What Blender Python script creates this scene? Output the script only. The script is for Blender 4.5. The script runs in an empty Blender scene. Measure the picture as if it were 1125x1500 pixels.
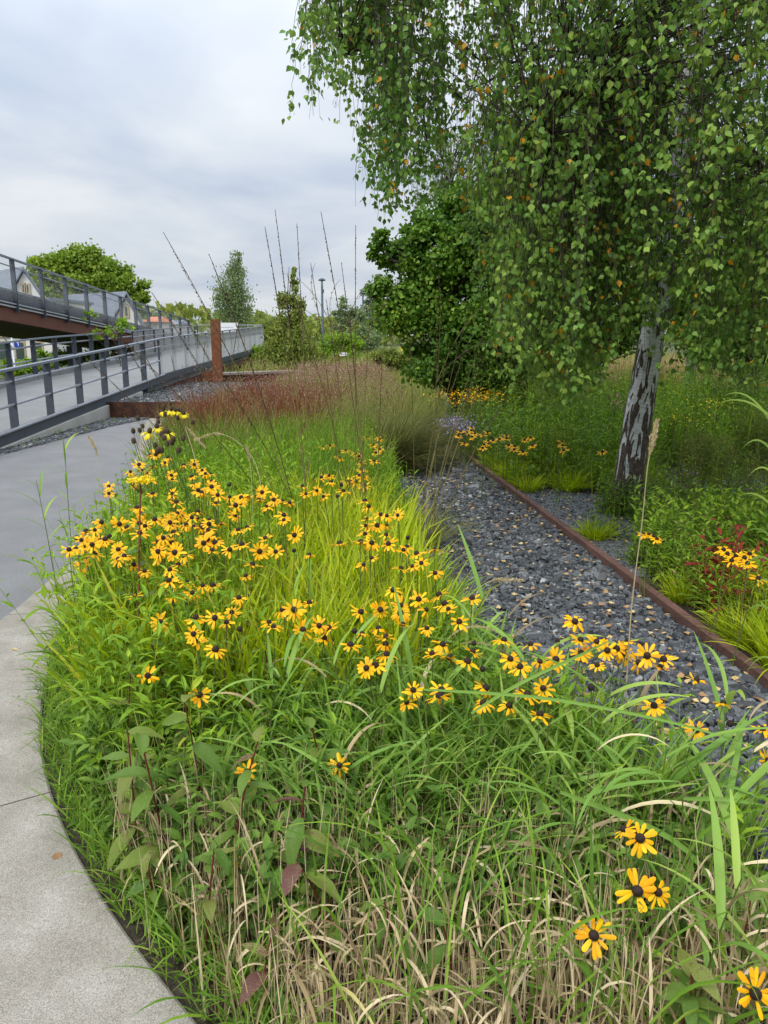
import bpy, math, random
import numpy as np
from mathutils import Vector, Matrix, noise as mnoise

S = bpy.context.scene
C = S.collection
R = math.radians
PI = math.pi
rng = np.random.default_rng(7)
random.seed(7)

# ------------------------------------------------------------------ camera
FPX, PITCH, CH = 1130.0, R(12.9), 1.6
cd = bpy.data.cameras.new('camera'); cam = bpy.data.objects.new('camera', cd); C.objects.link(cam)
cam.location = (0, 0, CH); cam.rotation_euler = (R(90) - PITCH, 0, 0)
cd.sensor_fit = 'VERTICAL'; cd.sensor_height = 36.0; cd.lens = 36.0 * FPX / 1500.0
cd.clip_start = 0.05; cd.clip_end = 2000
S.camera = cam

# ------------------------------------------------------------------ overcast sky
SUN_EL, SUN_AZ = R(52), R(215)
w = bpy.data.worlds.new('World'); S.world = w; w.use_nodes = True
nt = w.node_tree; N = nt.nodes; K = nt.links
for n in list(N): N.remove(n)
def wn(t, **k):
    n = N.new(t)
    for a, b in k.items(): setattr(n, a, b)
    return n
sky = wn('ShaderNodeTexSky', sky_type='NISHITA'); sky.sun_disc = False
sky.sun_elevation = SUN_EL; sky.sun_rotation = SUN_AZ
tc = wn('ShaderNodeTexCoord'); sep = wn('ShaderNodeSeparateXYZ'); K.new(tc.outputs['Generated'], sep.inputs[0])
mx = wn('ShaderNodeMath', operation='MAXIMUM'); K.new(sep.outputs['Z'], mx.inputs[0]); mx.inputs[1].default_value = 0.0
ad = wn('ShaderNodeMath', operation='ADD'); K.new(mx.outputs[0], ad.inputs[0]); ad.inputs[1].default_value = 0.16
dx = wn('ShaderNodeMath', operation='DIVIDE'); K.new(sep.outputs['X'], dx.inputs[0]); K.new(ad.outputs[0], dx.inputs[1])
dy = wn('ShaderNodeMath', operation='DIVIDE'); K.new(sep.outputs['Y'], dy.inputs[0]); K.new(ad.outputs[0], dy.inputs[1])
cmb = wn('ShaderNodeCombineXYZ'); K.new(dx.outputs[0], cmb.inputs[0]); K.new(dy.outputs[0], cmb.inputs[1])
nz = wn('ShaderNodeTexNoise'); nz.inputs['Scale'].default_value = 0.8; nz.inputs['Detail'].default_value = 5
nz.inputs['Roughness'].default_value = 0.5; nz.inputs['Distortion'].default_value = 0.3
K.new(cmb.outputs[0], nz.inputs['Vector'])
rp = wn('ShaderNodeValToRGB'); K.new(nz.outputs['Fac'], rp.inputs[0])
rp.color_ramp.elements[0].position = 0.34; rp.color_ramp.elements[0].color = (0.52, 0.615, 0.78, 1)
rp.color_ramp.elements[1].position = 0.62; rp.color_ramp.elements[1].color = (0.90, 0.94, 0.98, 1)
# overcast skies brighten towards the zenith
el = wn('ShaderNodeMapRange'); z2 = wn('ShaderNodeMath', operation='POWER'); K.new(mx.outputs[0], z2.inputs[0]); z2.inputs[1].default_value = 1.8; K.new(z2.outputs[0], el.inputs[0])
el.inputs[1].default_value = 0.0; el.inputs[2].default_value = 1.0; el.inputs[3].default_value = 0.60; el.inputs[4].default_value = 2.5
mul = wn('ShaderNodeVectorMath', operation='SCALE'); K.new(rp.outputs[0], mul.inputs[0]); K.new(el.outputs[0], mul.inputs['Scale'])
b1 = wn('ShaderNodeBackground'); K.new(sky.outputs[0], b1.inputs[0]); b1.inputs[1].default_value = 0.08
b2 = wn('ShaderNodeBackground'); K.new(mul.outputs[0], b2.inputs[0]); b2.inputs[1].default_value = 1.0
ms = wn('ShaderNodeMixShader'); ms.inputs[0].default_value = 0.93; K.new(b1.outputs[0], ms.inputs[1]); K.new(b2.outputs[0], ms.inputs[2])
wo = wn('ShaderNodeOutputWorld'); K.new(ms.outputs[0], wo.inputs[0])
sl = bpy.data.lights.new('sun', 'SUN'); sl.energy = 1.5; sl.angle = R(14); sl.color = (1.0, 0.97, 0.92)
so = bpy.data.objects.new('sun', sl); C.objects.link(so)
sdir = Vector((math.sin(SUN_AZ) * math.cos(SUN_EL), math.cos(SUN_AZ) * math.cos(SUN_EL), math.sin(SUN_EL)))
so.rotation_euler = sdir.to_track_quat('Z', 'Y').to_euler()
S.view_settings.view_transform = 'Standard'; S.view_settings.look = 'None'
S.view_settings.exposure = 0.48; S.view_settings.gamma = 1.0; S.view_settings.use_curve_mapping = False
cy = S.cycles
cy.max_bounces = 6; cy.diffuse_bounces = 3; cy.glossy_bounces = 2; cy.transmission_bounces = 4; cy.transparent_max_bounces = 4
cy.use_denoising = True; cy.caustics_reflective = False; cy.caustics_refractive = False
S.render.use_persistent_data = False

# ------------------------------------------------------------------ helpers
cp, sp = math.cos(PITCH), math.sin(PITCH)
def ray(px, py):
    v = (750 - py) / FPX
    return ((px - 562.5) / FPX, cp + v * sp, -sp + v * cp)
def at(px, py, z=None, y=None):
    d = ray(px, py)
    t = (z - CH) / d[2] if z is not None else y / d[1]
    return Vector((d[0] * t, d[1] * t, CH + d[2] * t))
def proj(P):
    P = np.asarray(P, float); X, Y, Z = P[..., 0], P[..., 1], P[..., 2] - CH
    f = Y * cp - Z * sp; u = Y * sp + Z * cp
    return 562.5 + FPX * X / f, 750 - FPX * u / f

def tag(o, label=None, cat=None, group=None, kind=None):
    if label: o['label'] = label
    if cat: o['category'] = cat
    if group: o['group'] = group
    if kind: o['kind'] = kind
    return o
def empty(name, loc=(0, 0, 0), label=None, cat=None, group=None, kind=None):
    o = bpy.data.objects.new(name, None); C.objects.link(o); o.location = loc; o.empty_display_size = 0.05
    return tag(o, label, cat, group, kind)
def mesh_np(name, V, Q=None, T=None, attrs=None, smooth=False):
    me = bpy.data.meshes.new(name)
    V = np.ascontiguousarray(V, dtype=np.float32).reshape(-1, 3)
    nq = 0 if Q is None else len(Q); ntr = 0 if T is None else len(T)
    me.vertices.add(len(V)); me.vertices.foreach_set('co', V.ravel())
    idx = []
    if nq: idx.append(np.asarray(Q, dtype=np.int32).ravel())
    if ntr: idx.append(np.asarray(T, dtype=np.int32).ravel())
    idx = np.concatenate(idx)
    me.loops.add(len(idx)); me.loops.foreach_set('vertex_index', idx)
    me.polygons.add(nq + ntr)
    st = np.concatenate([np.arange(nq) * 4, nq * 4 + np.arange(ntr) * 3]).astype(np.int32)
    me.polygons.foreach_set('loop_start', st)
    me.polygons.foreach_set('use_smooth', np.full(nq + ntr, bool(smooth)))
    for k, a in (attrs or {}).items():
        at_ = me.attributes.new(k, 'FLOAT', 'POINT'); at_.data.foreach_set('value', np.ascontiguousarray(a, dtype=np.float32).ravel())
    me.update(calc_edges=True)
    return me
def obj(name, me, mat=None, parent=None, loc=None, rot=None, kind=None):
    if mat is not None and len(me.materials) == 0: me.materials.append(mat)
    o = bpy.data.objects.new(name, me); C.objects.link(o)
    if parent is not None: o.parent = parent
    if loc is not None: o.location = loc
    if rot is not None: o.rotation_euler = rot
    if kind: o['kind'] = kind
    return o

class MB:
    """collects boxes, tubes and prisms for one mesh"""
    def __init__(s): s.v = []; s.q = []; s.t = []; s.n = 0
    def add(s, V, Q=(), T=()):
        V = np.asarray(V, float).reshape(-1, 3)
        s.v.append(V)
        if len(Q): s.q.append(np.asarray(Q).reshape(-1, 4) + s.n)
        if len(T): s.t.append(np.asarray(T).reshape(-1, 3) + s.n)
        s.n += len(V); return s
    def box(s, c, d, rz=0.0):
        c = np.array(c, float); h = np.array(d, float) / 2
        P = np.array([[x, y, z] for z in (-1, 1) for y in (-1, 1) for x in (-1, 1)]) * h
        cz, sz = math.cos(rz), math.sin(rz)
        P = np.stack([P[:, 0] * cz - P[:, 1] * sz, P[:, 0] * sz + P[:, 1] * cz, P[:, 2]], 1) + c
        return s.add(P, [[0, 2, 3, 1], [4, 5, 7, 6], [0, 1, 5, 4], [2, 6, 7, 3], [0, 4, 6, 2], [1, 3, 7, 5]])
    def beam(s, a, b, wd, ht):
        """box from a to b, wd wide (horizontal), ht tall (its own up)"""
        a = Vector(a); b = Vector(b); d = (b - a).normalized()
        side = d.cross(Vector((0, 0, 1)));
        if side.length < 1e-4: side = Vector((1, 0, 0))
        side.normalize(); up = side.cross(d)
        P = []
        for p in (a, b):
            for (i, j) in ((-1, -1), (1, -1), (1, 1), (-1, 1)):
                P.append(p + side * (i * wd / 2) + up * (j * ht / 2))
        return s.add([tuple(p) for p in P], [[0, 1, 2, 3], [7, 6, 5, 4], [0, 4, 5, 1], [1, 5, 6, 2], [2, 6, 7, 3], [3, 7, 4, 0]])
    def tube(s, path, rad, sides=8, caps=True):
        P = np.array([tuple(p) for p in path], float); r = np.broadcast_to(np.asarray(rad, float), (len(P),))
        V, Q = tube_np(P[None], r[None], sides)
        s.add(V, Q)
        if caps:
            n0 = s.n - len(V)
            for base in (0, (len(P) - 1) * sides):
                for k in range(1, sides - 1):
                    s.t.append(np.array([[n0 + base, n0 + base + k, n0 + base + k + 1]]))
        return s
    def lathe(s, prof, c=(0, 0, 0), sides=16):
        prof = np.array(prof, float); a = np.linspace(0, 2 * PI, sides, endpoint=False)
        V = np.stack([prof[:, None, 0] * np.cos(a), prof[:, None, 0] * np.sin(a), np.repeat(prof[:, 1:2], sides, 1)], -1).reshape(-1, 3) + np.array(c)
        Q = []
        for i in range(len(prof) - 1):
            for k in range(sides):
                k2 = (k + 1) % sides
                Q.append([i * sides + k, i * sides + k2, (i + 1) * sides + k2, (i + 1) * sides + k])
        return s.add(V, Q)
    def mesh(s, name, smooth=False, attrs=None):
        V = np.concatenate(s.v)
        Q = np.concatenate(s.q) if s.q else None; T = np.concatenate(s.t) if s.t else None
        return mesh_np(name, V, Q, T, attrs, smooth)
    def build(s, name, mat, parent=None, loc=None, smooth=False, kind=None):
        return obj(name, s.mesh(name, smooth), mat, parent, loc, kind=kind)

def tube_np(P, r, sides=3):
    """P (N,K,3), r (N,K) -> verts, quads"""
    N_, K_, _ = P.shape
    d = np.gradient(P, axis=1); d /= np.linalg.norm(d, axis=2, keepdims=True) + 1e-9
    ref = np.where(np.abs(d[..., 2:3]) > 0.9, np.array([1.0, 0, 0]), np.array([0, 0, 1.0]))
    a = np.cross(d, ref); a /= np.linalg.norm(a, axis=2, keepdims=True) + 1e-9
    b = np.cross(d, a)
    an = np.arange(sides) * 2 * PI / sides
    V = P[:, :, None] + r[:, :, None, None] * (a[:, :, None] * np.cos(an)[:, None] + b[:, :, None] * np.sin(an)[:, None])
    idx = np.arange(N_ * K_ * sides).reshape(N_, K_, sides); nx = np.roll(idx, -1, 2)
    Q = np.stack([idx[:, :-1], nx[:, :-1], nx[:, 1:], idx[:, 1:]], -1).reshape(-1, 4)
    return V.reshape(-1, 3), Q

def blades_np(P, yaw, th0, L, W, curve, segs=5, fold=0.0, twist=None, prof='blade'):
    """arching ribbons. fold>0: three verts across (keeled leaf)."""
    n = len(P); s = np.linspace(0, 1, segs + 1)
    th = th0[:, None] + curve[:, None] * s[None] ** 1.3
    ds = L[:, None] / segs
    hz = np.cumsum(np.sin(th) * ds, 1) - np.sin(th[:, :1]) * ds; vz = np.cumsum(np.cos(th) * ds, 1) - np.cos(th[:, :1]) * ds
    cx, sx = np.cos(yaw)[:, None], np.sin(yaw)[:, None]
    ctr = np.stack([P[:, 0:1] + hz * cx, P[:, 1:2] + hz * sx, P[:, 2:3] + vz], -1)
    if twist is None: twist = rng.normal(0, 0.9, n)
    tw = twist[:, None] * (0.3 + 0.7 * s[None])
    side = np.stack([-sx * np.ones_like(th), cx * np.ones_like(th), np.zeros_like(th)], -1)
    nrm = np.stack([-np.cos(th) * cx, -np.cos(th) * sx, np.sin(th)], -1)
    wd = side * np.cos(tw)[..., None] + nrm * np.sin(tw)[..., None]
    nn = -side * np.sin(tw)[..., None] + nrm * np.cos(tw)[..., None]
    if prof == 'blade': pr = np.minimum(1, 0.55 + 2.2 * s) * (1 - s ** 2.6) + 0.02
    elif prof == 'reed': pr = np.sin(np.pi * np.clip(s * 0.93 + 0.07, 0, 1)) ** 0.55 * (1 - 0.55 * s) + 0.01
    else: pr = (1 - 0.8 * s)
    hw = (W[:, None] * pr[None] / 2)[..., None]
    if fold:
        V = np.stack([ctr - wd * hw + nn * hw * fold, ctr, ctr + wd * hw + nn * hw * fold], 2); m = 3
    else:
        V = np.stack([ctr - wd * hw, ctr + wd * hw], 2); m = 2
    idx = np.arange(n * (segs + 1) * m).reshape(n, segs + 1, m)
    Q = np.stack([idx[:, :-1, :-1], idx[:, :-1, 1:], idx[:, 1:, 1:], idx[:, 1:, :-1]], -1).reshape(-1, 4)
    al = np.repeat(np.tile(s, n), m)
    return V.reshape(-1, 3), Q, al, ctr

def scatter_np(tv, tq, tt, P, X, Z, size, wid=None):
    """instances of a small template: X = leaf axis, Z = rough normal"""
    n = len(P); X = X / (np.linalg.norm(X, axis=1, keepdims=True) + 1e-9)
    Y = np.cross(Z, X); Y /= np.linalg.norm(Y, axis=1, keepdims=True) + 1e-9
    Zz = np.cross(X, Y)
    sy = size if wid is None else wid
    V = P[:, None] + (X[:, None] * (tv[None, :, 0:1] * size[:, None, None]) + Y[:, None] * (tv[None, :, 1:2] * sy[:, None, None])
                      + Zz[:, None] * (tv[None, :, 2:3] * size[:, None, None]))
    off = (np.arange(n) * len(tv))[:, None, None]
    Q = (np.asarray(tq)[None] + off).reshape(-1, 4) if len(tq) else None
    T = (np.asarray(tt)[None] + off).reshape(-1, 3) if len(tt) else None
    return V.reshape(-1, 3), Q, T

# leaf templates (x along, y across, z up)
LEAF_BIRCH = (np.array([[0, 0, 0], [.2, .33, .03], [.42, .40, .0], [.7, .2, -.05], [1, 0, -.12], [.2, -.33, .03], [.42, -.40, .0], [.7, -.2, -.05], [.4, 0, -.05]], float),
              [[0, 8, 2, 1], [8, 4, 3, 2], [0, 5, 6, 8], [8, 6, 7, 4]], [])
LEAF_LANCE = (np.array([[0, 0, 0], [.3, .5, .06], [.66, .38, .0], [1, 0, -.22], [.66, -.38, .0], [.3, -.5, .06], [.32, 0, 0], [.66, 0, -.07]], float),
              [[6, 7, 2, 1], [6, 5, 4, 7]], [[0, 6, 1], [0, 5, 6], [7, 3, 2], [7, 4, 3]])
LEAF_RHOMB = (np.array([[0, 0, 0], [.5, .4, .08], [1, 0, -.05], [.5, -.4, .08]], float), [], [[0, 2, 1], [0, 3, 2]])

def rand_dirs(n, zlo=-1, zhi=1):
    z = rng.uniform(zlo, zhi, n); a = rng.uniform(0, 2 * PI, n); r = np.sqrt(np.maximum(0, 1 - z * z))
    return np.stack([r * np.cos(a), r * np.sin(a), z], 1)
def inpoly(x, y, poly):
    c = np.zeros(len(x), bool); n = len(poly)
    for i in range(n):
        x1, y1 = poly[i]; x2, y2 = poly[(i + 1) % n]
        m = ((y1 > y) != (y2 > y)) & (x < (x2 - x1) * (y - y1) / (y2 - y1 + 1e-12) + x1)
        c ^= m
    return c
def sample_poly(poly, n, dens=None):
    p = np.array(poly); lo, hi = p.min(0), p.max(0); out = []; k = 0
    while k < n:
        q = rng.uniform(lo, hi, (n * 2 + 50, 2)); q = q[inpoly(q[:, 0], q[:, 1], poly)]
        if dens is not None: q = q[rng.uniform(0, 1, len(q)) < dens(q[:, 0], q[:, 1])]
        out.append(q); k += len(q)
        if len(out) > 60: break
    return np.concatenate(out)[:n]

# ------------------------------------------------------------------ materials
def newmat(name):
    m = bpy.data.materials.new(name); m.use_nodes = True
    for n in list(m.node_tree.nodes): m.node_tree.nodes.remove(n)
    return m, m.node_tree.nodes, m.node_tree.links
def ramp(Nn, cols):
    r = Nn.new('ShaderNodeValToRGB'); e = r.color_ramp.elements
    for i, (p, c) in enumerate(cols):
        if i < 2: x = e[i]; x.position = p
        else: x = e.new(p)
        x.color = (*c, 1)
    return r
def leafmat(name, cols, trans=0.3, rough=0.55, tip=None, tipr=(0.6, 1.0), spec=0.16, tcol=1.25, clump=0.0):
    m, Nn, L = newmat(name)
    a = Nn.new('ShaderNodeAttribute'); a.attribute_name = 'tint'
    r = ramp(Nn, cols); src = a.outputs['Fac']
    if clump:
        tc_ = Nn.new('ShaderNodeTexCoord'); nn = Nn.new('ShaderNodeTexNoise'); nn.inputs['Scale'].default_value = clump
        L.new(tc_.outputs['Object'], nn.inputs['Vector'])
        ma = Nn.new('ShaderNodeMath'); ma.operation = 'MULTIPLY_ADD'; L.new(nn.outputs['Fac'], ma.inputs[0]); ma.inputs[1].default_value = 0.7
        L.new(src, ma.inputs[2]); mb = Nn.new('ShaderNodeMath'); mb.operation = 'SUBTRACT'; L.new(ma.outputs[0], mb.inputs[0]); mb.inputs[1].default_value = 0.35
        src = mb.outputs[0]
    L.new(src, r.inputs[0]); col = r.outputs[0]
    if tip is not None:
        b = Nn.new('ShaderNodeAttribute'); b.attribute_name = 'along'
        mr = Nn.new('ShaderNodeMapRange'); L.new(b.outputs['Fac'], mr.inputs[0]); mr.inputs[1].default_value = tipr[0]; mr.inputs[2].default_value = tipr[1]
        mc = Nn.new('ShaderNodeMix'); mc.data_type = 'RGBA'; L.new(mr.outputs[0], mc.inputs['Factor']); L.new(col, mc.inputs['A']); mc.inputs['B'].default_value = (*tip, 1)
        col = mc.outputs['Result']
    p = Nn.new('ShaderNodeBsdfPrincipled'); L.new(col, p.inputs['Base Color']); p.inputs['Roughness'].default_value = rough
    p.inputs['Specular IOR Level'].default_value = spec
    out = Nn.new('ShaderNodeOutputMaterial')
    if trans > 0:
        t = Nn.new('ShaderNodeBsdfTranslucent')
        hs = Nn.new('ShaderNodeHueSaturation'); hs.inputs['Value'].default_value = tcol; hs.inputs['Saturation'].default_value = 1.05; L.new(col, hs.inputs['Color'])
        L.new(hs.outputs[0], t.inputs['Color'])
        mxs = Nn.new('ShaderNodeMixShader'); mxs.inputs[0].default_value = trans
        L.new(p.outputs[0], mxs.inputs[1]); L.new(t.outputs[0], mxs.inputs[2]); L.new(mxs.outputs[0], out.inputs[0])
    else: L.new(p.outputs[0], out.inputs[0])
    return m
def surfmat(name, cols, scale=5, detail=6, rough=0.8, bump=0.2, bscale=60, spec=0.3, metal=0.0, stretch=(1, 1, 1), fine=0.0, fscale=300, cols2=None, bdist=0.01):
    m, Nn, L = newmat(name)
    tc_ = Nn.new('ShaderNodeTexCoord'); mp = Nn.new('ShaderNodeMapping'); mp.inputs['Scale'].default_value = stretch
    L.new(tc_.outputs['Object'], mp.inputs[0])
    nn = Nn.new('ShaderNodeTexNoise'); nn.inputs['Scale'].default_value = scale; nn.inputs['Detail'].default_value = detail; nn.inputs['Roughness'].default_value = 0.65
    L.new(mp.outputs[0], nn.inputs['Vector'])
    r = ramp(Nn, cols); L.new(nn.outputs['Fac'], r.inputs[0]); col = r.outputs[0]
    if fine:
        n2 = Nn.new('ShaderNodeTexNoise'); n2.inputs['Scale'].default_value = fscale; n2.inputs['Detail'].default_value = 3; L.new(mp.outputs[0], n2.inputs['Vector'])
        mr = Nn.new('ShaderNodeMapRange'); L.new(n2.outputs['Fac'], mr.inputs[0]); mr.inputs[1].default_value = 0.3; mr.inputs[2].default_value = 0.7
        mr.inputs[3].default_value = 1 - fine; mr.inputs[4].default_value = 1 + fine
        vm = Nn.new('ShaderNodeVectorMath'); vm.operation = 'SCALE'; L.new(col, vm.inputs[0]); L.new(mr.outputs[0], vm.inputs['Scale']); col = vm.outputs[0]
    p = Nn.new('ShaderNodeBsdfPrincipled'); L.new(col, p.inputs['Base Color']); p.inputs['Roughness'].default_value = rough
    p.inputs['Metallic'].default_value = metal; p.inputs['Specular IOR Level'].default_value = spec
    if bump:
        n3 = Nn.new('ShaderNodeTexNoise'); n3.inputs['Scale'].default_value = bscale; n3.inputs['Detail'].default_value = 4; L.new(mp.outputs[0], n3.inputs['Vector'])
        bp = Nn.new('ShaderNodeBump'); bp.inputs['Strength'].default_value = bump; bp.inputs['Distance'].default_value = bdist
        L.new(n3.outputs['Fac'], bp.inputs['Height']); L.new(bp.outputs[0], p.inputs['Normal'])
    o = Nn.new('ShaderNodeOutputMaterial'); L.new(p.outputs[0], o.inputs[0])
    return m
M = {}
M['asphalt'] = surfmat('asphalt', [(0.3, (.165, .163, .162)), (0.5, (.185, .183, .181)), (0.7, (.21, .208, .206))], scale=2.1, fine=.55, fscale=150, bump=.8, bscale=170, rough=.85)
M['concrete'] = surfmat('concrete', [(0.25, (.19, .17, .138)), (0.5, (.265, .24, .20)), (0.72, (.335, .31, .27))], scale=4.5, detail=12, fine=.55, fscale=420, bump=.25, bscale=420, bdist=.004, rough=.9)
M['wallconc'] = surfmat('wall_concrete', [(0.3, (.36, .345, .31)), (0.7, (.50, .485, .44))], scale=2, fine=.1, rough=.85, stretch=(1, 1, .4))
M['deck'] = surfmat('deck_asphalt', [(0.3, (.17, .172, .168)), (0.7, (.22, .222, .216))], scale=1.0, fine=.15, fscale=120, bump=.3, bscale=160, rough=.85)
M['steel'] = surfmat('painted_steel', [(0.3, (.055, .065, .08)), (0.7, (.075, .087, .105))], scale=6, rough=.5, bump=.05)
M['galv'] = surfmat('galvanised_steel', [(0.3, (.36, .38, .41)), (0.7, (.5, .52, .55))], scale=12, rough=.4, bump=.04, metal=.55)
M['wire'] = surfmat('mesh_wire', [(0.3, (.36, .37, .37)), (0.7, (.44, .45, .45))], scale=12, rough=.5, bump=0)
M['handrail'] = surfmat('handrail_steel', [(0.3, (.16, .18, .22)), (0.7, (.21, .235, .28))], scale=6, rough=.4, bump=.03, metal=.2)
M['cortendark'] = surfmat('dark_weathering_steel', [(0.28, (.03, .014, .010)), (0.5, (.065, .028, .018)), (0.72, (.13, .055, .03))], scale=7, detail=10, rough=.85, bump=.4, bscale=90)
M['corten'] = surfmat('weathering_steel', [(0.28, (.09, .035, .018)), (0.5, (.17, .062, .027)), (0.72, (.27, .11, .045))], scale=9, detail=9, rough=.85, bump=.4, bscale=90)
M['beam'] = surfmat('brown_beam', [(0.3, (.10, .035, .022)), (0.7, (.15, .055, .033))], scale=3, rough=.7, bump=.1)
M['soffit'] = surfmat('soffit_boards', [(0.3, (.06, .05, .025)), (0.7, (.09, .078, .04))], scale=2, rough=.9, stretch=(1, 8, 1), bump=.2)
M['rail'] = surfmat('rusty_edging', [(0.25, (.075, .038, .03)), (0.55, (.13, .068, .052)), (0.8, (.2, .105, .075))], scale=7, detail=9, rough=.8, bump=.35, bscale=120, stretch=(1, .6, 1), fine=.2, fscale=90)
M['lamp'] = surfmat('lamp_green', [(0.3, (.04, .075, .09)), (0.7, (.055, .095, .11))], scale=3, rough=.5, bump=0)
M['soil'] = surfmat('soil', [(0.3, (.022, .017, .012)), (0.55, (.045, .035, .023)), (0.75, (.085, .068, .045))], scale=14, detail=9, rough=.95, bump=.9, bscale=45, bdist=.03)
M['ground'] = surfmat('meadow_ground', [(0.3, (.035, .045, .016)), (0.5, (.06, .075, .022)), (0.7, (.11, .10, .04))], scale=1.6, detail=10, rough=.95, bump=.6, bscale=30, bdist=.03)
M['grit'] = surfmat('grey_grit', [(0.3, (.09, .10, .10)), (0.6, (.16, .17, .168)), (0.8, (.26, .26, .25))], scale=60, detail=8, rough=.9, bump=.8, bscale=130, fine=.3, fscale=200)
M['plaster'] = surfmat('cream_plaster', [(0.3, (.62, .60, .54)), (0.7, (.72, .70, .64))], scale=.7, rough=.9, bump=.05)
M['slate'] = surfmat('slate_roof', [(0.3, (.15, .175, .21)), (0.7, (.22, .245, .285))], scale=1.2, rough=.7, stretch=(1, 1, 4), bump=.2, bscale=8)
M['tile'] = surfmat('red_tiles', [(0.3, (.45, .15, .08)), (0.7, (.6, .22, .12))], scale=2, rough=.8)
M['stonetrim'] = surfmat('sandstone_trim', [(0.3, (.35, .28, .18)), (0.7, (.45, .37, .25))], scale=2, rough=.9)
M['winglass'] = surfmat('window_glass', [(0.3, (.03, .05, .045)), (0.7, (.06, .085, .075))], scale=1, rough=.15, bump=0, spec=.6)
M['white'] = surfmat('white_paint', [(0.3, (.70, .71, .71)), (0.7, (.78, .79, .79))], scale=2, rough=.5, bump=0)
M['inkgrey'] = surfmat('grey_print', [(0.3, (.25, .26, .27)), (0.7, (.3, .3, .3))], scale=2, rough=.6, bump=0)
M['blue'] = surfmat('blue_sign', [(0.3, (.015, .05, .36)), (0.7, (.02, .06, .42))], scale=2, rough=.4, bump=0)
M['bark'] = surfmat('dark_bark', [(0.3, (.03, .024, .018)), (0.7, (.08, .065, .05))], scale=12, stretch=(1, 1, .3), rough=.95, bump=.6)
M['twig'] = surfmat('twigs', [(0.3, (.05, .036, .03)), (0.7, (.10, .075, .06))], scale=12, rough=.8, bump=0)
M['whitebark'] = surfmat('white_bark', [(0.35, (.04, .035, .03)), (0.5, (.45, .45, .43)), (0.7, (.6, .6, .57))], scale=6, stretch=(.6, .6, 2), rough=.8)
def stonemat():
    m, Nn, L = newmat('slate_chips')
    a = Nn.new('ShaderNodeAttribute'); a.attribute_name = 'tint'
    r = ramp(Nn, [(0, (.028, .031, .035)), (.4, (.075, .081, .087)), (.75, (.155, .162, .168)), (.9, (.29, .292, .285)), (1, (.46, .44, .40))]); L.new(a.outputs['Fac'], r.inputs[0])
    tc_ = Nn.new('ShaderNodeTexCoord'); nn = Nn.new('ShaderNodeTexNoise'); nn.inputs['Scale'].default_value = 90; nn.inputs['Detail'].default_value = 5
    L.new(tc_.outputs['Object'], nn.inputs['Vector'])
    mr = Nn.new('ShaderNodeMapRange'); L.new(nn.outputs['Fac'], mr.inputs[0]); mr.inputs[1].default_value = .3; mr.inputs[2].default_value = .7; mr.inputs[3].default_value = .65; mr.inputs[4].default_value = 1.35
    vm = Nn.new('ShaderNodeVectorMath'); vm.operation = 'SCALE'; L.new(r.outputs[0], vm.inputs[0]); L.new(mr.outputs[0], vm.inputs['Scale'])
    p = Nn.new('ShaderNodeBsdfPrincipled'); L.new(vm.outputs[0], p.inputs['Base Color']); p.inputs['Roughness'].default_value = .6
    bp = Nn.new('ShaderNodeBump'); bp.inputs['Strength'].default_value = .4; bp.inputs['Distance'].default_value = .004; L.new(nn.outputs['Fac'], bp.inputs['Height']); L.new(bp.outputs[0], p.inputs['Normal'])
    o = Nn.new('ShaderNodeOutputMaterial'); L.new(p.outputs[0], o.inputs[0]); return m
M['stone'] = stonemat()
def birchbark():
    m, Nn, L = newmat('birch_bark')
    a = Nn.new('ShaderNodeAttribute'); a.attribute_name = 'fissure'
    tc_ = Nn.new('ShaderNodeTexCoord')
    mp = Nn.new('ShaderNodeMapping'); mp.inputs['Scale'].default_value = (1, 1, 5); L.new(tc_.outputs['Object'], mp.inputs[0])
    n1 = Nn.new('ShaderNodeTexNoise'); n1.inputs['Scale'].default_value = 14; n1.inputs['Detail'].default_value = 6; L.new(mp.outputs[0], n1.inputs['Vector'])
    r1 = ramp(Nn, [(.3, (.42, .42, .41)), (.5, (.64, .64, .62)), (.7, (.78, .78, .75))]); L.new(n1.outputs['Fac'], r1.inputs[0])
    n2 = Nn.new('ShaderNodeTexNoise'); n2.inputs['Scale'].default_value = 40; n2.inputs['Detail'].default_value = 6; L.new(tc_.outputs['Object'], n2.inputs['Vector'])
    r2 = ramp(Nn, [(.3, (.025, .018, .014)), (.55, (.09, .062, .045)), (.75, (.17, .13, .10))]); L.new(n2.outputs['Fac'], r2.inputs[0])
    mr = Nn.new('ShaderNodeMapRange'); L.new(a.outputs['Fac'], mr.inputs[0]); mr.inputs[1].default_value = .42; mr.inputs[2].default_value = .58
    mc = Nn.new('ShaderNodeMix'); mc.data_type = 'RGBA'; L.new(mr.outputs[0], mc.inputs['Factor']); L.new(r1.outputs[0], mc.inputs['A']); L.new(r2.outputs[0], mc.inputs['B'])
    p = Nn.new('ShaderNodeBsdfPrincipled'); L.new(mc.outputs['Result'], p.inputs['Base Color']); p.inputs['Roughness'].default_value = .8
    bp = Nn.new('ShaderNodeBump'); bp.inputs['Strength'].default_value = .6; bp.inputs['Distance'].default_value = .006; L.new(n2.outputs['Fac'], bp.inputs['Height']); L.new(bp.outputs[0], p.inputs['Normal'])
    o = Nn.new('ShaderNodeOutputMaterial'); L.new(p.outputs[0], o.inputs[0]); return m
M['birchbark'] = birchbark()
YG = [(0, (.17, .27, .014)), (.5, (.36, .47, .016)), (.85, (.54, .60, .025)), (1, (.58, .50, .08))]
M['lime'] = leafmat('lime_grass', YG, trans=.38, tip=(.36, .34, .06), tipr=(.8, 1.0))
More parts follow.
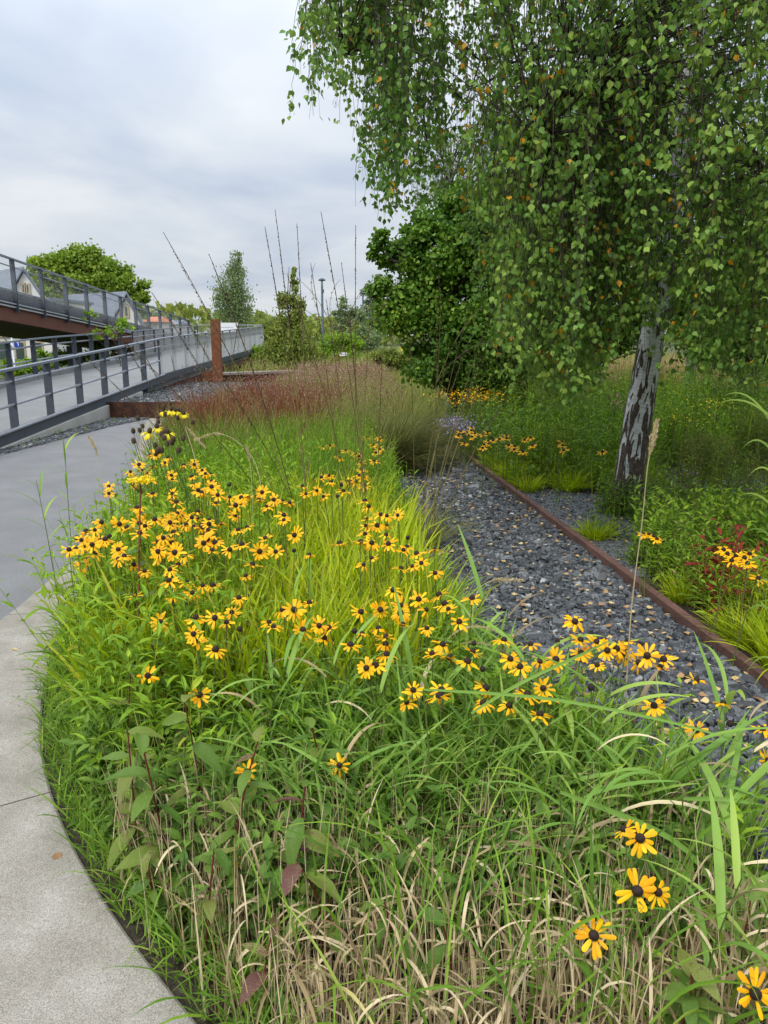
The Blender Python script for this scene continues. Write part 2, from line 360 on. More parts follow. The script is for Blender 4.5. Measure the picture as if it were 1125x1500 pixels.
M['green'] = leafmat('green_grass', [(0, (.075, .165, .02)), (.5, (.155, .285, .03)), (.85, (.27, .40, .045)), (1, (.42, .38, .14))], trans=.32)
M['reedleaf'] = leafmat('reed_leaf', [(0, (.12, .25, .045)), (.6, (.23, .38, .07)), (1, (.38, .50, .10))], trans=.32, rough=.45, tip=(.30, .27, .12), tipr=(.93, 1.0))
M['straw'] = leafmat('straw', [(0, (.16, .10, .05)), (.4, (.42, .32, .17)), (.8, (.66, .54, .34)), (1, (.48, .40, .12))], trans=.15, rough=.65)
M['brownstem'] = leafmat('brown_stem', [(0, (.05, .022, .018)), (.5, (.10, .05, .03)), (1, (.12, .12, .04))], trans=0, rough=.7)
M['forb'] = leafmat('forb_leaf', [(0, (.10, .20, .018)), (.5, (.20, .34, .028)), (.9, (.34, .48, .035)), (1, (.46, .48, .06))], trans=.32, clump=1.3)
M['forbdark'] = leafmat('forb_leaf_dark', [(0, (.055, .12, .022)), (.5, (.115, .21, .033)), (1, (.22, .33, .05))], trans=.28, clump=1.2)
M['broad'] = leafmat('broad_leaf', [(0, (.07, .145, .025)), (.5, (.13, .21, .035)), (.78, (.20, .23, .05)), (.86, (.17, .10, .06)), (1, (.14, .06, .055))], trans=.28, rough=.42, clump=22)
M['redgrass'] = leafmat('red_grass', [(0, (.14, .22, .03)), (.5, (.22, .25, .05)), (1, (.28, .22, .08))], trans=.25, tip=(.20, .050, .032), tipr=(.30, .7))
M['haze_red'] = leafmat('panicle_specks', [(0, (.15, .055, .042)), (.6, (.27, .12, .09)), (1, (.46, .33, .26))], trans=.15)
M['olive'] = leafmat('olive_grass', [(0, (.12, .17, .03)), (.45, (.21, .25, .05)), (.8, (.33, .30, .09)), (1, (.42, .33, .17))], trans=.28, clump=.7)
M['molinia'] = leafmat('molinia_stem', [(0, (.10, .085, .03)), (.5, (.17, .14, .05)), (1, (.24, .2, .08))], trans=0, tip=(.07, .045, .028), tipr=(.55, .8))
M['spike'] = leafmat('seed_spike', [(0, (.07, .045, .028)), (.6, (.16, .11, .065)), (1, (.38, .29, .19))], trans=.1)
M['moor'] = leafmat('moor_blades', [(0, (.06, .085, .022)), (.5, (.12, .14, .035)), (1, (.24, .19, .08))], trans=.2)
M['tan'] = leafmat('tan_grass', [(0, (.30, .20, .09)), (.5, (.42, .29, .13)), (1, (.52, .38, .2))], trans=.2)
M['petal'] = leafmat('yellow_petal', [(0, (.86, .36, .004)), (.5, (.92, .47, .006)), (1, (.95, .58, .012))], trans=.22, rough=.5, spec=.2, tcol=1.0)
M['petalpale'] = leafmat('lemon_petal', [(0, (.80, .58, .01)), (1, (.88, .72, .03))], trans=.22, rough=.5, spec=.2, tcol=1.0)
M['cone'] = surfmat('dark_cone', [(0.3, (.010, .006, .005)), (0.7, (.035, .018, .012))], scale=300, rough=.7, bump=.8, bscale=500, bdist=.002)
M['seed'] = surfmat('brown_seedhead', [(0.3, (.035, .022, .013)), (0.7, (.09, .06, .035))], scale=250, rough=.9, bump=.8, bscale=400, bdist=.002)
M['redstem'] = leafmat('red_stem', [(0, (.10, .02, .018)), (1, (.16, .04, .03))], trans=0)
M['stemgreen'] = leafmat('green_stem', [(0, (.08, .13, .03)), (.7, (.13, .18, .04)), (1, (.16, .10, .05))], trans=0)
M['redleaf'] = leafmat('crimson_leaf', [(0, (.12, .012, .015)), (.6, (.25, .03, .028)), (1, (.34, .08, .03))], trans=.25)
BIR = [(0, (.06, .135, .025)), (.45, (.135, .255, .045)), (.86, (.29, .41, .07)), (.955, (.16, .22, .035)), (.965, (.55, .33, .02)), (1, (.60, .28, .02))]
M['birch'] = leafmat('birch_leaf', BIR, trans=.3, rough=.42)
M['hazel'] = leafmat('dark_leaf', [(0, (.045, .11, .016)), (.6, (.12, .235, .028)), (.93, (.27, .38, .04)), (1, (.42, .38, .04))], trans=.25, rough=.42, clump=.9)
M['lindentree'] = leafmat('lime_tree_leaf', [(0, (.12, .20, .025)), (.5, (.20, .30, .035)), (1, (.36, .44, .06))], trans=.3, clump=.35)
M['willow'] = leafmat('pale_tree_leaf', [(0, (.12, .18, .075)), (.5, (.20, .27, .11)), (1, (.30, .36, .15))], trans=.3, clump=.5)
M['olivetree'] = leafmat('olive_tree_leaf', [(0, (.12, .165, .03)), (.5, (.20, .25, .045)), (1, (.32, .34, .07))], trans=.3, clump=.6)
M['yellowleaf'] = leafmat('yellow_birch_leaf', [(0, (.06, .11, .02)), (.35, (.14, .18, .02)), (.5, (.5, .34, .02)), (1, (.62, .38, .03))], trans=.3, clump=.8)
M['fallen'] = leafmat('fallen_leaf', [(0, (.22, .11, .05)), (.35, (.40, .24, .11)), (.7, (.55, .38, .14)), (1, (.60, .48, .24))], trans=.1)
M['lilac'] = leafmat('lilac_petal', [(0, (.30, .22, .45)), (1, (.48, .40, .62))], trans=.2)
M['pink'] = leafmat('pink_petal', [(0, (.5, .18, .22)), (1, (.6, .3, .35))], trans=.2)

# ------------------------------------------------------------------ plan of the place
def g(px, py): p = at(px, py, z=0); return (p.x, p.y)
KIN = [(0.30, 0.75), (-0.03, 1.05)] + [g(*p) for p in ((290, 1500), (240, 1445), (185, 1385), (130, 1290), (88, 1215), (65, 1140), (55, 1080), (65, 1010), (85, 940))] + [(-1.86, 4.6), (-1.9, 5.4), (-2.0, 6.4), (-2.45, 8.2), (-3.1, 10.6), (-3.95, 13.6), (-4.3, 15.2)]
def smooth_line(P, n=80):
    P = np.array(P); t = np.concatenate([[0], np.cumsum(np.linalg.norm(np.diff(P, axis=0), axis=1))])
    s = np.linspace(0, t[-1], n); Q = np.stack([np.interp(s, t, P[:, 0]), np.interp(s, t, P[:, 1])], 1)
    for _ in range(6): Q[1:-1] = (Q[:-2] + 2 * Q[1:-1] + Q[2:]) / 4
    return Q
kin = smooth_line(KIN, 110)
tn = np.gradient(kin, axis=0); tn /= np.linalg.norm(tn, axis=1, keepdims=True)
nrmk = np.stack([-tn[:, 1], tn[:, 0]], 1)      # to the left of travel = towards the path
kw = np.interp(kin[:, 1], [0.7, 3.2, 4.4, 6, 15], [0.72, 0.62, 0.36, 0.32, 0.3])[:, None]
kout = kin + nrmk * kw
RIGHT = [(1.9, 0.75), (1.4, 1.4), (1.05, 1.95), (0.75, 2.35), (0.44, 2.7), (0.35, 3.15), (0.25, 4.2), (0.13, 6.0), (0.03, 7.5), (0.0, 8.7), (0.22, 10), (0.35, 11), (0.35, 15), (0.1, 20), (-0.2, 25)]
bed = [tuple(p) for p in kin] + [(-4.0, 15.3), (-2.6, 15.3), (-2.5, 22.5), (-2.6, 25)] + RIGHT[::-1]
EDGE = [(2.05, 0.7)] + [g(1125, 1015), g(940, 870), g(790, 755), g(640, 640), g(608, 603)] + [(0.45, 24)]
edge = smooth_line(EDGE, 60)

def sheet(name, poly, z, mat, kind='structure', parent=None, label=None, cat=None):
    import bmesh
    bm = bmesh.new(); vs = [bm.verts.new((x, y, z)) for x, y in poly]; f = bm.faces.new(vs)
    bmesh.ops.triangulate(bm, faces=[f]); me = bpy.data.meshes.new(name); bm.to_mesh(me); bm.free()
    for p in me.polygons:
        if p.normal.z < 0: p.flip()
    o = obj(name, me, mat, parent)
    if kind: o['kind'] = kind
    return tag(o, label, cat)
sheet('ground', [(-900, -40), (900, -40), (900, 1500), (-900, 1500)], -0.02, M['ground'])
pp = [tuple(p) for p in kout] + [(-4.6, 15.3), (-4.95, 13.8), (-5.25, 10.5), (-5.3, 6), (-6.5, 0), (-8, -4), (1.5, -4), (1.2, 0.2)]
sheet('path', pp, 0.0, M['asphalt'])
sheet('soil_bed', bed, -0.004 + 0.004 * 2, M['soil'])
sheet('gravel_verge', [(-5.62, 2), (-5.62, 15.2), (-4.6, 15.25), (-4.9, 13.8), (-5.22, 10.5), (-5.3, 6), (-5.3, 2)], 0.003, M['grit'])
gr_poly = RIGHT + [(-0.2, 25), (0.45, 24)] + [tuple(p) for p in edge[::-1]]
M['darkgrit'] = surfmat('dark_grit', [(0.3, (.018, .02, .024)), (0.6, (.05, .055, .06)), (0.8, (.12, .125, .13))], scale=70, detail=8, rough=.9, bump=.8, bscale=110)
gravel = sheet('gravel_track', gr_poly, 0.006, M['darkgrit'])
sheet('planting_ground', [tuple(p) for p in edge] + [(30, 24), (30, 0.7)], 0.0, M['soil'])
grit_r = [(1.62, 5.0), (1.42, 6.4), (1.25, 8.1), (1.9, 8.0), (2.6, 7.4), (3.0, 6.4), (2.6, 5.5), (2.0, 5.0)]
sheet('grit_patch', grit_r, 0.006, M['grit'])
grit_r2 = [(3.0, 7.6), (3.2, 10.8), (5.5, 10.2), (6.5, 7.5), (4.5, 6.9)]
sheet('gravel_patch', grit_r2, 0.006, M['grit'])

# kerb of flush concrete slabs along the bed
kerb = empty('kerb', (0, 0, 0), kind='structure')
L_ = np.concatenate([[0], np.cumsum(np.linalg.norm(np.diff(kin, axis=0), axis=1))])
def kerb_slab(a, b):
    s = np.linspace(a + .004, b - .004, 14)
    I = np.stack([np.interp(s, L_, kin[:, 0]), np.interp(s, L_, kin[:, 1])], 1)
    O = np.stack([np.interp(s, L_, kout[:, 0]), np.interp(s, L_, kout[:, 1])], 1)
    n = len(s); zt = 0.018; b_ = .006
    cI, cO = I + (O - I) * .012, O + (I - O) * .012
    V = np.concatenate([np.c_[I, np.full(n, -.12)], np.c_[I, np.full(n, zt - b_)], np.c_[cI, np.full(n, zt)], np.c_[cO, np.full(n, zt)], np.c_[O, np.full(n, zt - b_)], np.c_[O, np.full(n, -.12)]])
    Q = []
    for k in range(5):
        for i in range(n - 1): Q.append([k * n + i, k * n + i + 1, (k + 1) * n + i + 1, (k + 1) * n + i])
    Q += [[0, n, 4 * n, 5 * n], [n, 2 * n, 3 * n, 4 * n], [n - 1, 6 * n - 1, 5 * n - 1, 2 * n - 1], [2 * n - 1, 5 * n - 1, 4 * n - 1, 3 * n - 1]]
    o = obj('concrete_slab', mesh_np('concrete_slab', V, Q), M['concrete'], kerb)
yb = [0.0]
j1 = L_[np.argmin(np.abs(kin - np.array(g(62, 1165))).sum(1))]; j2 = L_[np.argmin(np.abs(kin - np.array(g(92, 905))).sum(1))]
js = [0, j1 - 1.35, j1, j2 + .12]
while js[-1] + 1.5 < L_[-1]: js.append(js[-1] + 1.35)
js = sorted(j for j in js if j >= 0); js[-1] = L_[-1]
for a, b in zip(js[:-1], js[1:]):
    if b - a > .1: kerb_slab(a, b)

# ------------------------------------------------------------------ slate gravel
def stone_template(k):
    r = np.random.default_rng(50 + k); n = 5 + k % 2
    a = np.sort(r.uniform(0, 2 * PI, n) * .35 + np.arange(n) * 2 * PI / n); rr = r.uniform(.75, 1.1, n)
    lo = np.stack([np.cos(a) * rr, np.sin(a) * rr, np.full(n, -.3)], 1)
    hi = np.stack([np.cos(a) * rr * .82, np.sin(a) * rr * .8, .28 + r.uniform(-.12, .12, n)], 1)
    V = np.concatenate([lo, hi]); Q = [[i, (i + 1) % n, n + (i + 1) % n, n + i] for i in range(n)]
    T = [[n, n + i, n + i + 1] for i in range(1, n - 1)]
    return V, Q, T
ST = [stone_template(k) for k in range(8)]
def stones(P, size, tint, name, parent, flat=.5):
    Vs, Qs, Ts, At = [], [], [], []; off = 0
    kk = rng.integers(0, 8, len(P))
    for k in range(8):
        m = kk == k
        if not m.any(): continue
        V, Q, T = ST[k]; n = m.sum()
        a = rng.uniform(0, 2 * PI, n); X = np.stack([np.cos(a), np.sin(a), rng.normal(0, .22, n)], 1)
        Z = np.stack([rng.normal(0, .28, n), rng.normal(0, .28, n), np.ones(n)], 1)
        tv = V.copy(); v, q, t = scatter_np(tv, Q, T, P[m], X, Z, size[m], wid=size[m] * rng.uniform(.45, .95, n))
        Vs.append(v); Qs.append(q + off); Ts.append(t + off); At.append(np.repeat(tint[m], len(V))); off += len(v)
    me = mesh_np(name, np.concatenate(Vs), np.concatenate(Qs), np.concatenate(Ts), {'tint': np.concatenate(At)})
    return obj(name, me, M['stone'], parent, kind='stuff')
def stone_tint(n): return np.clip(rng.beta(1.5, 2.2, n) * .95 + (rng.uniform(0, 1, n) > .955) * .3, 0, 1)
q = sample_poly([p for p in gr_poly if p[1] < 7.2] + [(1.3, 7.2), (.3, 7.2)], 1) # warm up
def band(poly, y0, y1, n):
    p = sample_poly(poly, n, lambda x, y: ((y >= y0) & (y < y1)).astype(float)); return p
gp = np.concatenate([band(gr_poly, 1.0, 4.0, 9000), band(gr_poly, 4.0, 7.5, 9500), band(gr_poly, 7.5, 12.5, 7500), band(gr_poly, 12.5, 24, 2500)])
sz = np.where(gp[:, 1] < 4.0, rng.lognormal(math.log(.020), .38, len(gp)), rng.lognormal(math.log(.021), .36, len(gp))) * np.where(gp[:, 1] > 7.5, 1.25, 1)
z = rng.uniform(.008, .026, len(gp))
scr = sz / gp[:, 1]
cand = np.argsort(-scr * (gp[:, 1] < 4.6) * (gp[:, 1] > 1.9))[:300]
pxs, pys = proj(np.c_[gp, z]); ok = (pxs > 560) & (pxs < 1130) & (pys < 1350)
cand = np.array([c for c in np.argsort(-scr) if ok[c] and gp[c, 1] < 5][:290])
mask = np.ones(len(gp), bool); mask[cand] = False
stones(np.c_[gp, z][mask], sz[mask], stone_tint(mask.sum()), 'slate_gravel', gravel)
stme = []
for k in range(24):
    V, Q, T = ST[k % 8]; V = V * np.array([1, rng.uniform(.5, .95), rng.uniform(.55, 1.1)])
    stme.append(mesh_np('stone', V, Q, T, {'tint': np.full(len(V), stone_tint(1)[0])})); stme[-1].materials.append(M['stone'])
for c in cand:
    o = obj('stone', stme[rng.integers(24)], None, gravel, (gp[c, 0], gp[c, 1], z[c] + .008), (rng.normal(0, .25), rng.normal(0, .25), rng.uniform(0, 6.28)))
    o.scale = (sz[c],) * 3
# the verge beside the ramp wall and patches right of the edging
vp = [(-5.6, 9), (-5.6, 15.2), (-4.62, 15.2), (-4.92, 13.8), (-5.25, 10.5), (-5.3, 9)]
q = sample_poly(vp, 5000); stones(np.c_[q, rng.uniform(.008, .02, len(q))], rng.lognormal(math.log(.026), .3, len(q)), stone_tint(len(q)), 'verge_gravel', bpy.data.objects['gravel_verge'])
q = sample_poly(grit_r2, 3500); stones(np.c_[q, rng.uniform(.004, .02, len(q))], rng.lognormal(math.log(.025), .3, len(q)), stone_tint(len(q)), 'loose_gravel', bpy.data.objects['gravel_patch'])
q = sample_poly(grit_r, 6000); stones(np.c_[q, rng.uniform(.004, .012, len(q))], rng.lognormal(math.log(.009), .4, len(q)), stone_tint(len(q)), 'fine_grit', bpy.data.objects['grit_patch'])
# a few pale bigger stones by the edging
for i, (px, py, s, lb) in enumerate(((1025, 963, .040, 'pale angular stone lying against the rusty edging'), (935, 995, .042, 'pale flat stone among slate chips behind the yellow flowers'), (1096, 1010, .028, 'blue grey stone touching the rusty edging near the right edge'))):
    V, Q, T = ST[i + 2]; p = at(px, py, z=.02)
    o = obj('rock', mesh_np('rock', V * [s, s * .6, s * .8], Q, T, {'tint': np.full(len(V), .9 - .2 * (i == 2))}), M['stone'], None, p, (0, .1, i)); tag(o, lb, 'stone')

# rusty steel edging along the track
ed = empty('steel_edging', (edge[0][0], edge[0][1], 0), 'rusty brown steel edging strip between slate track and planting on the right', 'edging')
te = np.concatenate([[0], np.cumsum(np.linalg.norm(np.diff(edge, axis=0), axis=1))])
def edging_len(a, b):
    s = np.linspace(a, b, 8); P = np.stack([np.interp(s, te, edge[:, 0]), np.interp(s, te, edge[:, 1])], 1)
    prof = [(-.022, -.02), (-.027, .074), (-.024, .078), (.019, .080), (.022, .076), (.014, .070), (.010, .05), (.010, -.02)]
    d = np.gradient(P, axis=0); d /= np.linalg.norm(d, axis=1, keepdims=True); nn = np.stack([d[:, 1], -d[:, 0]], 1)
    V = np.array([[*(P[i] + nn[i] * u), zz] for i in range(len(s)) for u, zz in prof]); m = len(prof)
    Q = [[i * m + k, i * m + k + 1, (i + 1) * m + k + 1, (i + 1) * m + k] for i in range(len(s) - 1) for k in range(m - 1)]
    V = V - np.array([edge[0][0], edge[0][1], 0])
    obj('edging_length', mesh_np('edging_length', V, Q), M['rail'], ed)
a = 0
while a < te[-1] - .5: edging_len(a + .0015, min(a + 3.0, te[-1]) - .0015); a += 3.0

# ------------------------------------------------------------------ ramp and railings
def zl(y): return .02 + max(0, min(y, 20) - 9.6) * .051 + max(0, y - 20) * .0285      # lower ramp deck
def zu(y): return 1.25 + (38 - y) * .0665                                              # upper ramp deck
ramp_o = empty('lower_ramp', (-7.1, 11, 0), 'grey ramp deck rising beside the path, concrete side wall and dark steel edge', 'ramp')
def rel(o, P): return [(p[0] - o.location.x, p[1] - o.location.y, p[2] - o.location.z) for p in P]
ys = [4, 9.6, 14, 16, 18, 20, 24, 28, 32, 36.5]
V = []; 
for y in ys:
    zt = zl(y)
    V += [(-8.62, y, zt), (-5.60, y, zt), (-5.60, y, zt - .22), (-8.62, y, zt - .22)]
Q = [[4 * i + k, 4 * i + (k + 1) % 4, 4 * i + 4 + (k + 1) % 4, 4 * i + 4 + k] for i in range(len(ys) - 1) for k in range(4)]
Q += [[4 * (len(ys) - 1) + k for k in (3, 2, 1, 0)]]
obj('deck', mesh_np('deck', rel(ramp_o, V), Q), M['deck'], ramp_o)
# concrete side wall in segments with joints
y = 4.0
while y < 17.4:
    y2 = min(y + 2.0, 17.5); m = MB()
    za, zb = max(.02, zl(y)) - .05, max(.02, zl(y2)) - .05
    m.add(rel(ramp_o, [(-5.58, y + .006, -.1), (-5.58, y2 - .006, -.1), (-5.58, y2 - .006, zb), (-5.58, y + .006, za), (-5.42, y + .006, -.1), (-5.42, y2 - .006, -.1), (-5.42, y2 - .006, zb), (-5.42, y + .006, za)]),
          [[0, 1, 2, 3], [7, 6, 5, 4], [0, 4, 5, 1], [2, 6, 7, 3], [0, 3, 7, 4], [1, 5, 6, 2]])
    if zb > 0: m.build('wall_segment', M['wallconc'], ramp_o)
    y = y2
m = MB()
for a, b in zip(ys[:-1], ys[1:]): m.beam(rel(ramp_o, [(-5.52, a, max(.02, zl(a)) + .04)])[0], rel(ramp_o, [(-5.52, b, max(.02, zl(b)) + .04)])[0], .10, .17)
m.build('edge_channel', M['steel'], ramp_o)
m = MB()
for a, b in zip(ys[:-1], ys[1:]): m.beam(rel(ramp_o, [(-8.68, a, max(.02, zl(a)) + .05)])[0], rel(ramp_o, [(-8.68, b, max(.02, zl(b)) + .05)])[0], .12, .16)
m.build('deck_kerb', M['deck'], ramp_o)
for y in (21, 25, 29, 33, 36):
    MB().box(rel(ramp_o, [(-6.2, y, zl(y) / 2 - .15)])[0], (.25, .25, zl(y) - .1)).build('support_post', M['bark'], ramp_o)
m = MB(); m.beam(rel(ramp_o, [(-5.7, 17.6, zl(17.6) - .3)])[0], rel(ramp_o, [(-5.7, 36.5, zl(36.5) - .3)])[0], .14, .25); m.build('side_beam', M['beam'], ramp_o)

def railing(name, x, y0, y1, zf, step, label, mesh_from=None, side=1, h=.99, lines=(.18, .52, .86), wire=.0027, wstep=.03, thin=.05):
    r = empty(name, (x, y0, zf(y0)), label, 'railing', 'railings of the ramps')
    n = max(1, int(round((y1 - y0) / step))); ysr = np.linspace(y0, y1, n + 1)
    post = None
    for y in ysr:
        if post is None:
            pm = MB().box((0, 0, h / 2 - .13), (.125, .022, h + .22)).mesh('post'); pt_ = MB().box((0, 0, h / 2 - .05), (thin, .02, h + .06)).mesh('post')
        post = obj('post', pm if (mesh_from is None or y <= mesh_from + .1 or thin > .1) else pt_, M['steel'], r, (0, y - y0, zf(y) - zf(y0)))
    seg = list(zip(ysr[:-1], ysr[1:]))
    def run(nm, dz, rad, mat, flat=None, segs=None, ox=0):
        m = MB()
        for a, b in (segs or seg):
            A = (ox, a - y0, zf(a) - zf(y0) + dz); B = (ox, b - y0, zf(b) - zf(y0) + dz)
            if flat: m.beam(A, B, *flat)
            else: m.tube([A, B], rad, 8)
        m.build(nm, mat, r, smooth=not flat)
    run('handrail', h - .005, .03, M['handrail'], flat=(.10, .035))
    ms_ = [s_ for s_ in seg if mesh_from is not None and s_[0] >= mesh_from]; op = [s_ for s_ in seg if s_ not in ms_]
    if op:
        for dz in lines[:-1]: run('rail_tube', h - dz, .021, M['galv'], segs=op, ox=side * .03)
        run('lower_rail_tube', h - lines[-1], .025, M['galv'], segs=op, ox=side * .10)
    if ms_:
        run('rail_tube', h - .2, .018, M['galv'], segs=ms_)
        for a, b in ms_:
            L = b - a; k = int(L / wstep); wx = []
            yy = np.linspace(a + .03, b - .03, k); zz = np.array([zf(t) - zf(y0) for t in yy])
            P = np.stack([np.stack([np.full(k, side * .04), yy - y0, zz + .04], 1), np.stack([np.full(k, side * .04), yy - y0, zz + h - .05], 1)], 1)
            V, Q = tube_np(P, np.full((k, 2), wire), 3)
            k2 = int(1 / wstep); z2 = np.linspace(.04, h - .05, k2)
            P2 = np.stack([np.stack([np.full(k2, side * .04), np.full(k2, a - y0 + .02), zf(a) - zf(y0) + z2], 1), np.stack([np.full(k2, side * .04), np.full(k2, b - y0 - .02), zf(b) - zf(y0) + z2], 1)], 1)
            V2, Q2 = tube_np(P2, np.full((k2, 2), wire * .8), 3)
            obj('mesh_panel', mesh_np('mesh_panel', np.r_[V, V2], np.r_[Q, Q2 + len(V)]), M['wire'], r)
        run('bottom_strip', -.04, .03, M['galv'], flat=(.05, .03), segs=ms_)
    return r
zlo = lambda y: max(.02, zl(y))
railing('railing', -5.56, 6.4, 36.4, zlo, 1.3, 'near railing with flat dark posts and pale tubes beside the asphalt path', mesh_from=19.0)
railing('railing', -8.68, 10.4, 36.4, zlo, 1.3, 'middle railing along the far side of the lower ramp deck', mesh_from=27, side=-1)
r = empty('railing', (-7.1, 36.5, zl(36.5)), 'cross railing with wire mesh closing the far end of the ramp landing', 'railing', 'railings of the ramps')
MB().beam((-1.5, 0, 1.045), (1.5, 0, 1.045), .1, .035).build('handrail', M['galv'], r)
for x in (-1.5, 0, 1.5): MB().box((x, 0, .5), (.05, .05, 1.1)).build('post', M['steel'], r)
k = 60; xs = np.linspace(-1.48, 1.48, k); V, Q = tube_np(np.stack([np.stack([xs, xs * 0, xs * 0 + .02], 1), np.stack([xs, xs * 0, xs * 0 + 1.0], 1)], 1), np.full((k, 2), .005), 3)
obj('mesh_panel', mesh_np('mesh_panel', V, Q), M['wire'], r)

up = empty('upper_ramp', (-11, 26, 0), 'upper ramp on a brown steel beam running back over the left side', 'ramp')
ys2 = [6, 12, 18, 24, 30, 38.5]
V = []
for y in ys2: V += [(-12.5, y, zu(y)), (-9.5, y, zu(y)), (-9.5, y, zu(y) - .14), (-12.5, y, zu(y) - .14)]
Q = [[4 * i + k, 4 * i + (k + 1) % 4, 4 * i + 4 + (k + 1) % 4, 4 * i + 4 + k] for i in range(len(ys2) - 1) for k in range(4)]
obj('deck', mesh_np('deck', rel(up, V), Q), M['deck'], up)
for x in (-9.56, -12.44):
    m = MB()
    m.beam(rel(up, [(x, 6, zu(6) - .32)])[0], rel(up, [(x, 38.5, zu(38.5) - .32)])[0], .1, .35)
    m.build('side_beam', M['beam'], up)
m = MB(); m.beam(rel(up, [(-11, 6, zu(6) - .45)])[0], rel(up, [(-11, 38.5, zu(38.5) - .45)])[0], 2.75, .08); m.build('soffit', M['soffit'], up)
m = MB(); m.beam(rel(up, [(-9.49, 6, zu(6) + .12)])[0], rel(up, [(-9.49, 38.5, zu(38.5) + .12)])[0], .03, .28); m.build('toe_plate', M['steel'], up)
m = MB(); m.beam(rel(up, [(-9.47, 6, zu(6) - .12)])[0], rel(up, [(-9.47, 38.5, zu(38.5) - .12)])[0], .06, .035); m.build('drip_strip', M['galv'], up)
for y in (28, 34): MB().box(rel(up, [(-11, y, (zu(y) - .68) / 2)])[0], (.4, .4, zu(y) - .68)).build('support_post', M['steel'], up)
railing('railing', -9.45, 14.0, 38.4, zu, 1.62, 'upper railing with dark posts and fine mesh on the high ramp', mesh_from=13.9, h=1.08, wire=.0016, wstep=.05, thin=.125)
railing('railing', -12.5, 14.0, 38.4, zu, 1.62, 'farthest railing on the outer side of the high ramp', mesh_from=13.9, h=1.08, side=-1, wire=.0014, wstep=.06, thin=.10)

# weathering steel planter, seat wall and post
pl = empty('corten_planter', (-4, 15.3, 0), 'low rust brown steel planter with grey gravel top at the end of the path', 'planter')
m = MB(); m.box((-.35, .02, .155), (2.7, .04, .33)); m.build('front_plate', M['cortendark'], pl)
m = MB(); m.box((-1.68, 3.6, .155), (.04, 7.1, .33)); m.build('side_plate', M['cortendark'], pl)
m = MB(); m.box((-.35, 3.6, .14), (2.6, 7.1, .28)); m.build('gravel_top', M['grit'], pl)
q = rng.uniform([-1.6, .08], [.9, 7.0], (3500, 2)); stones(np.c_[q, rng.uniform(.285, .30, len(q))], rng.lognormal(math.log(.03), .3, len(q)), stone_tint(len(q)), 'loose_gravel', pl)
p = at(313, 575, z=.05)
po = empty('corten_post', (p.x, 22.3, 0), 'tall rust brown square steel post standing beside the ramp', 'post')
MB().box((0, 0, 1.02), (.24, .24, 2.04)).build('shaft', M['corten'], po)
MB().box((-.22, .1, .32), (.5, .1, .55)).build('base_plate', M['corten'], po)
wl = empty('seat_wall', (-3.2, 24.6, 0), 'long low dark retaining wall with pale coping behind the red grasses', 'wall')
a = at(322, 560, y=24); b = at(515, 560, y=27)
m = MB(); m.beam((a.x + 3.2, -.6, .16), (b.x + 3.2, 2.4, .16), .3, .5); m.build('wall_body', M['cortendark'], wl)
n = 7
for i in range(n):
    A = Vector((a.x + 3.2, -.6, .45)); B = Vector((b.x + 3.2, 2.4, .45)); m = MB()
    m.beam(A.lerp(B, i / n + .002), A.lerp(B, (i + 1) / n - .002), .42, .07); m.build('coping_stone', M['concrete'], wl)
m = empty('corten_box', (at(465, 548, y=25).x, 25.2, 0), 'small rust brown steel block at the middle of the low wall', 'planter')
MB().box((0, 0, .28), (.35, .35, .56)).build('block_side', M['corten'], m); MB().box((0, 0, .575), (.39, .39, .03)).build('block_lid', M['corten'], m)

# notice board, small signs, lamps
sb = empty('notice_board', (at(333, 480, y=33).x, 33, 0), 'plain white board standing behind the ramp railing by the rusty post', 'board')
c = at(333, 480, y=33)
MB().box((0, 0, c.z), (.88, .03, .40)).build('panel', M['white'], sb)
for x in (-.38, .38): MB().box((x, .03, c.z / 2), (.05, .05, c.z)).build('post', M['galv'], sb)
MB().box((-.02, -.018, c.z + .02), (.5, .004, .012)).build('text_line', M['inkgrey'], sb)
p = at(497, 540, y=30)
sg = empty('small_sign', (p.x, 30, 0), 'small white sign on a thin rust brown post beyond the wall', 'sign')
t = at(497, 518, y=30).z
MB().box((0, 0, t / 2), (.06, .06, t)).build('post', M['corten'], sg); MB().box((.16, -.03, t - .02), (.27, .02, .13)).build('plate', M['white'], sg)
MB().box((.16, -.042, t - .02), (.16, .003, .02)).build('text_line', M['inkgrey'], sg)
def lamp(px, y, ptop, label):
    c = at(px, ptop, y=y); o = empty('street_lamp', (c.x, y, 0), label, 'street lamp', 'mushroom lamps beyond the meadow')
    h = c.z
    MB().lathe([(.085, 0), (.085, 1.1), (.065, 1.15), (.055, h - .35), (.0, h - .35)], sides=12).build('pole', M['lamp'], o, smooth=True)
    MB().lathe([(.035, h - .35), (.06, h - .28), (.05, h - .12), (.03, h - .1)], sides=12).build('neck', M['galv'], o, smooth=True)
    MB().lathe([(.0, h + .02), (.10, h + .0), (.17, h - .05), (.19, h - .10), (.17, h - .11), (0, h - .09)], sides=20).build('lamp_head', M['lamp'], o, smooth=True)
    MB().box((.05, 0, h - .62), (.09, .1, .18)).build('sensor_box', M['lamp'], o)
lamp(471.5, 41, 408, 'nearer green lamp post with mushroom head left of the dark shrub')
lamp(531.5, 55, 428, 'farther grey lamp post half hidden in pale trees')

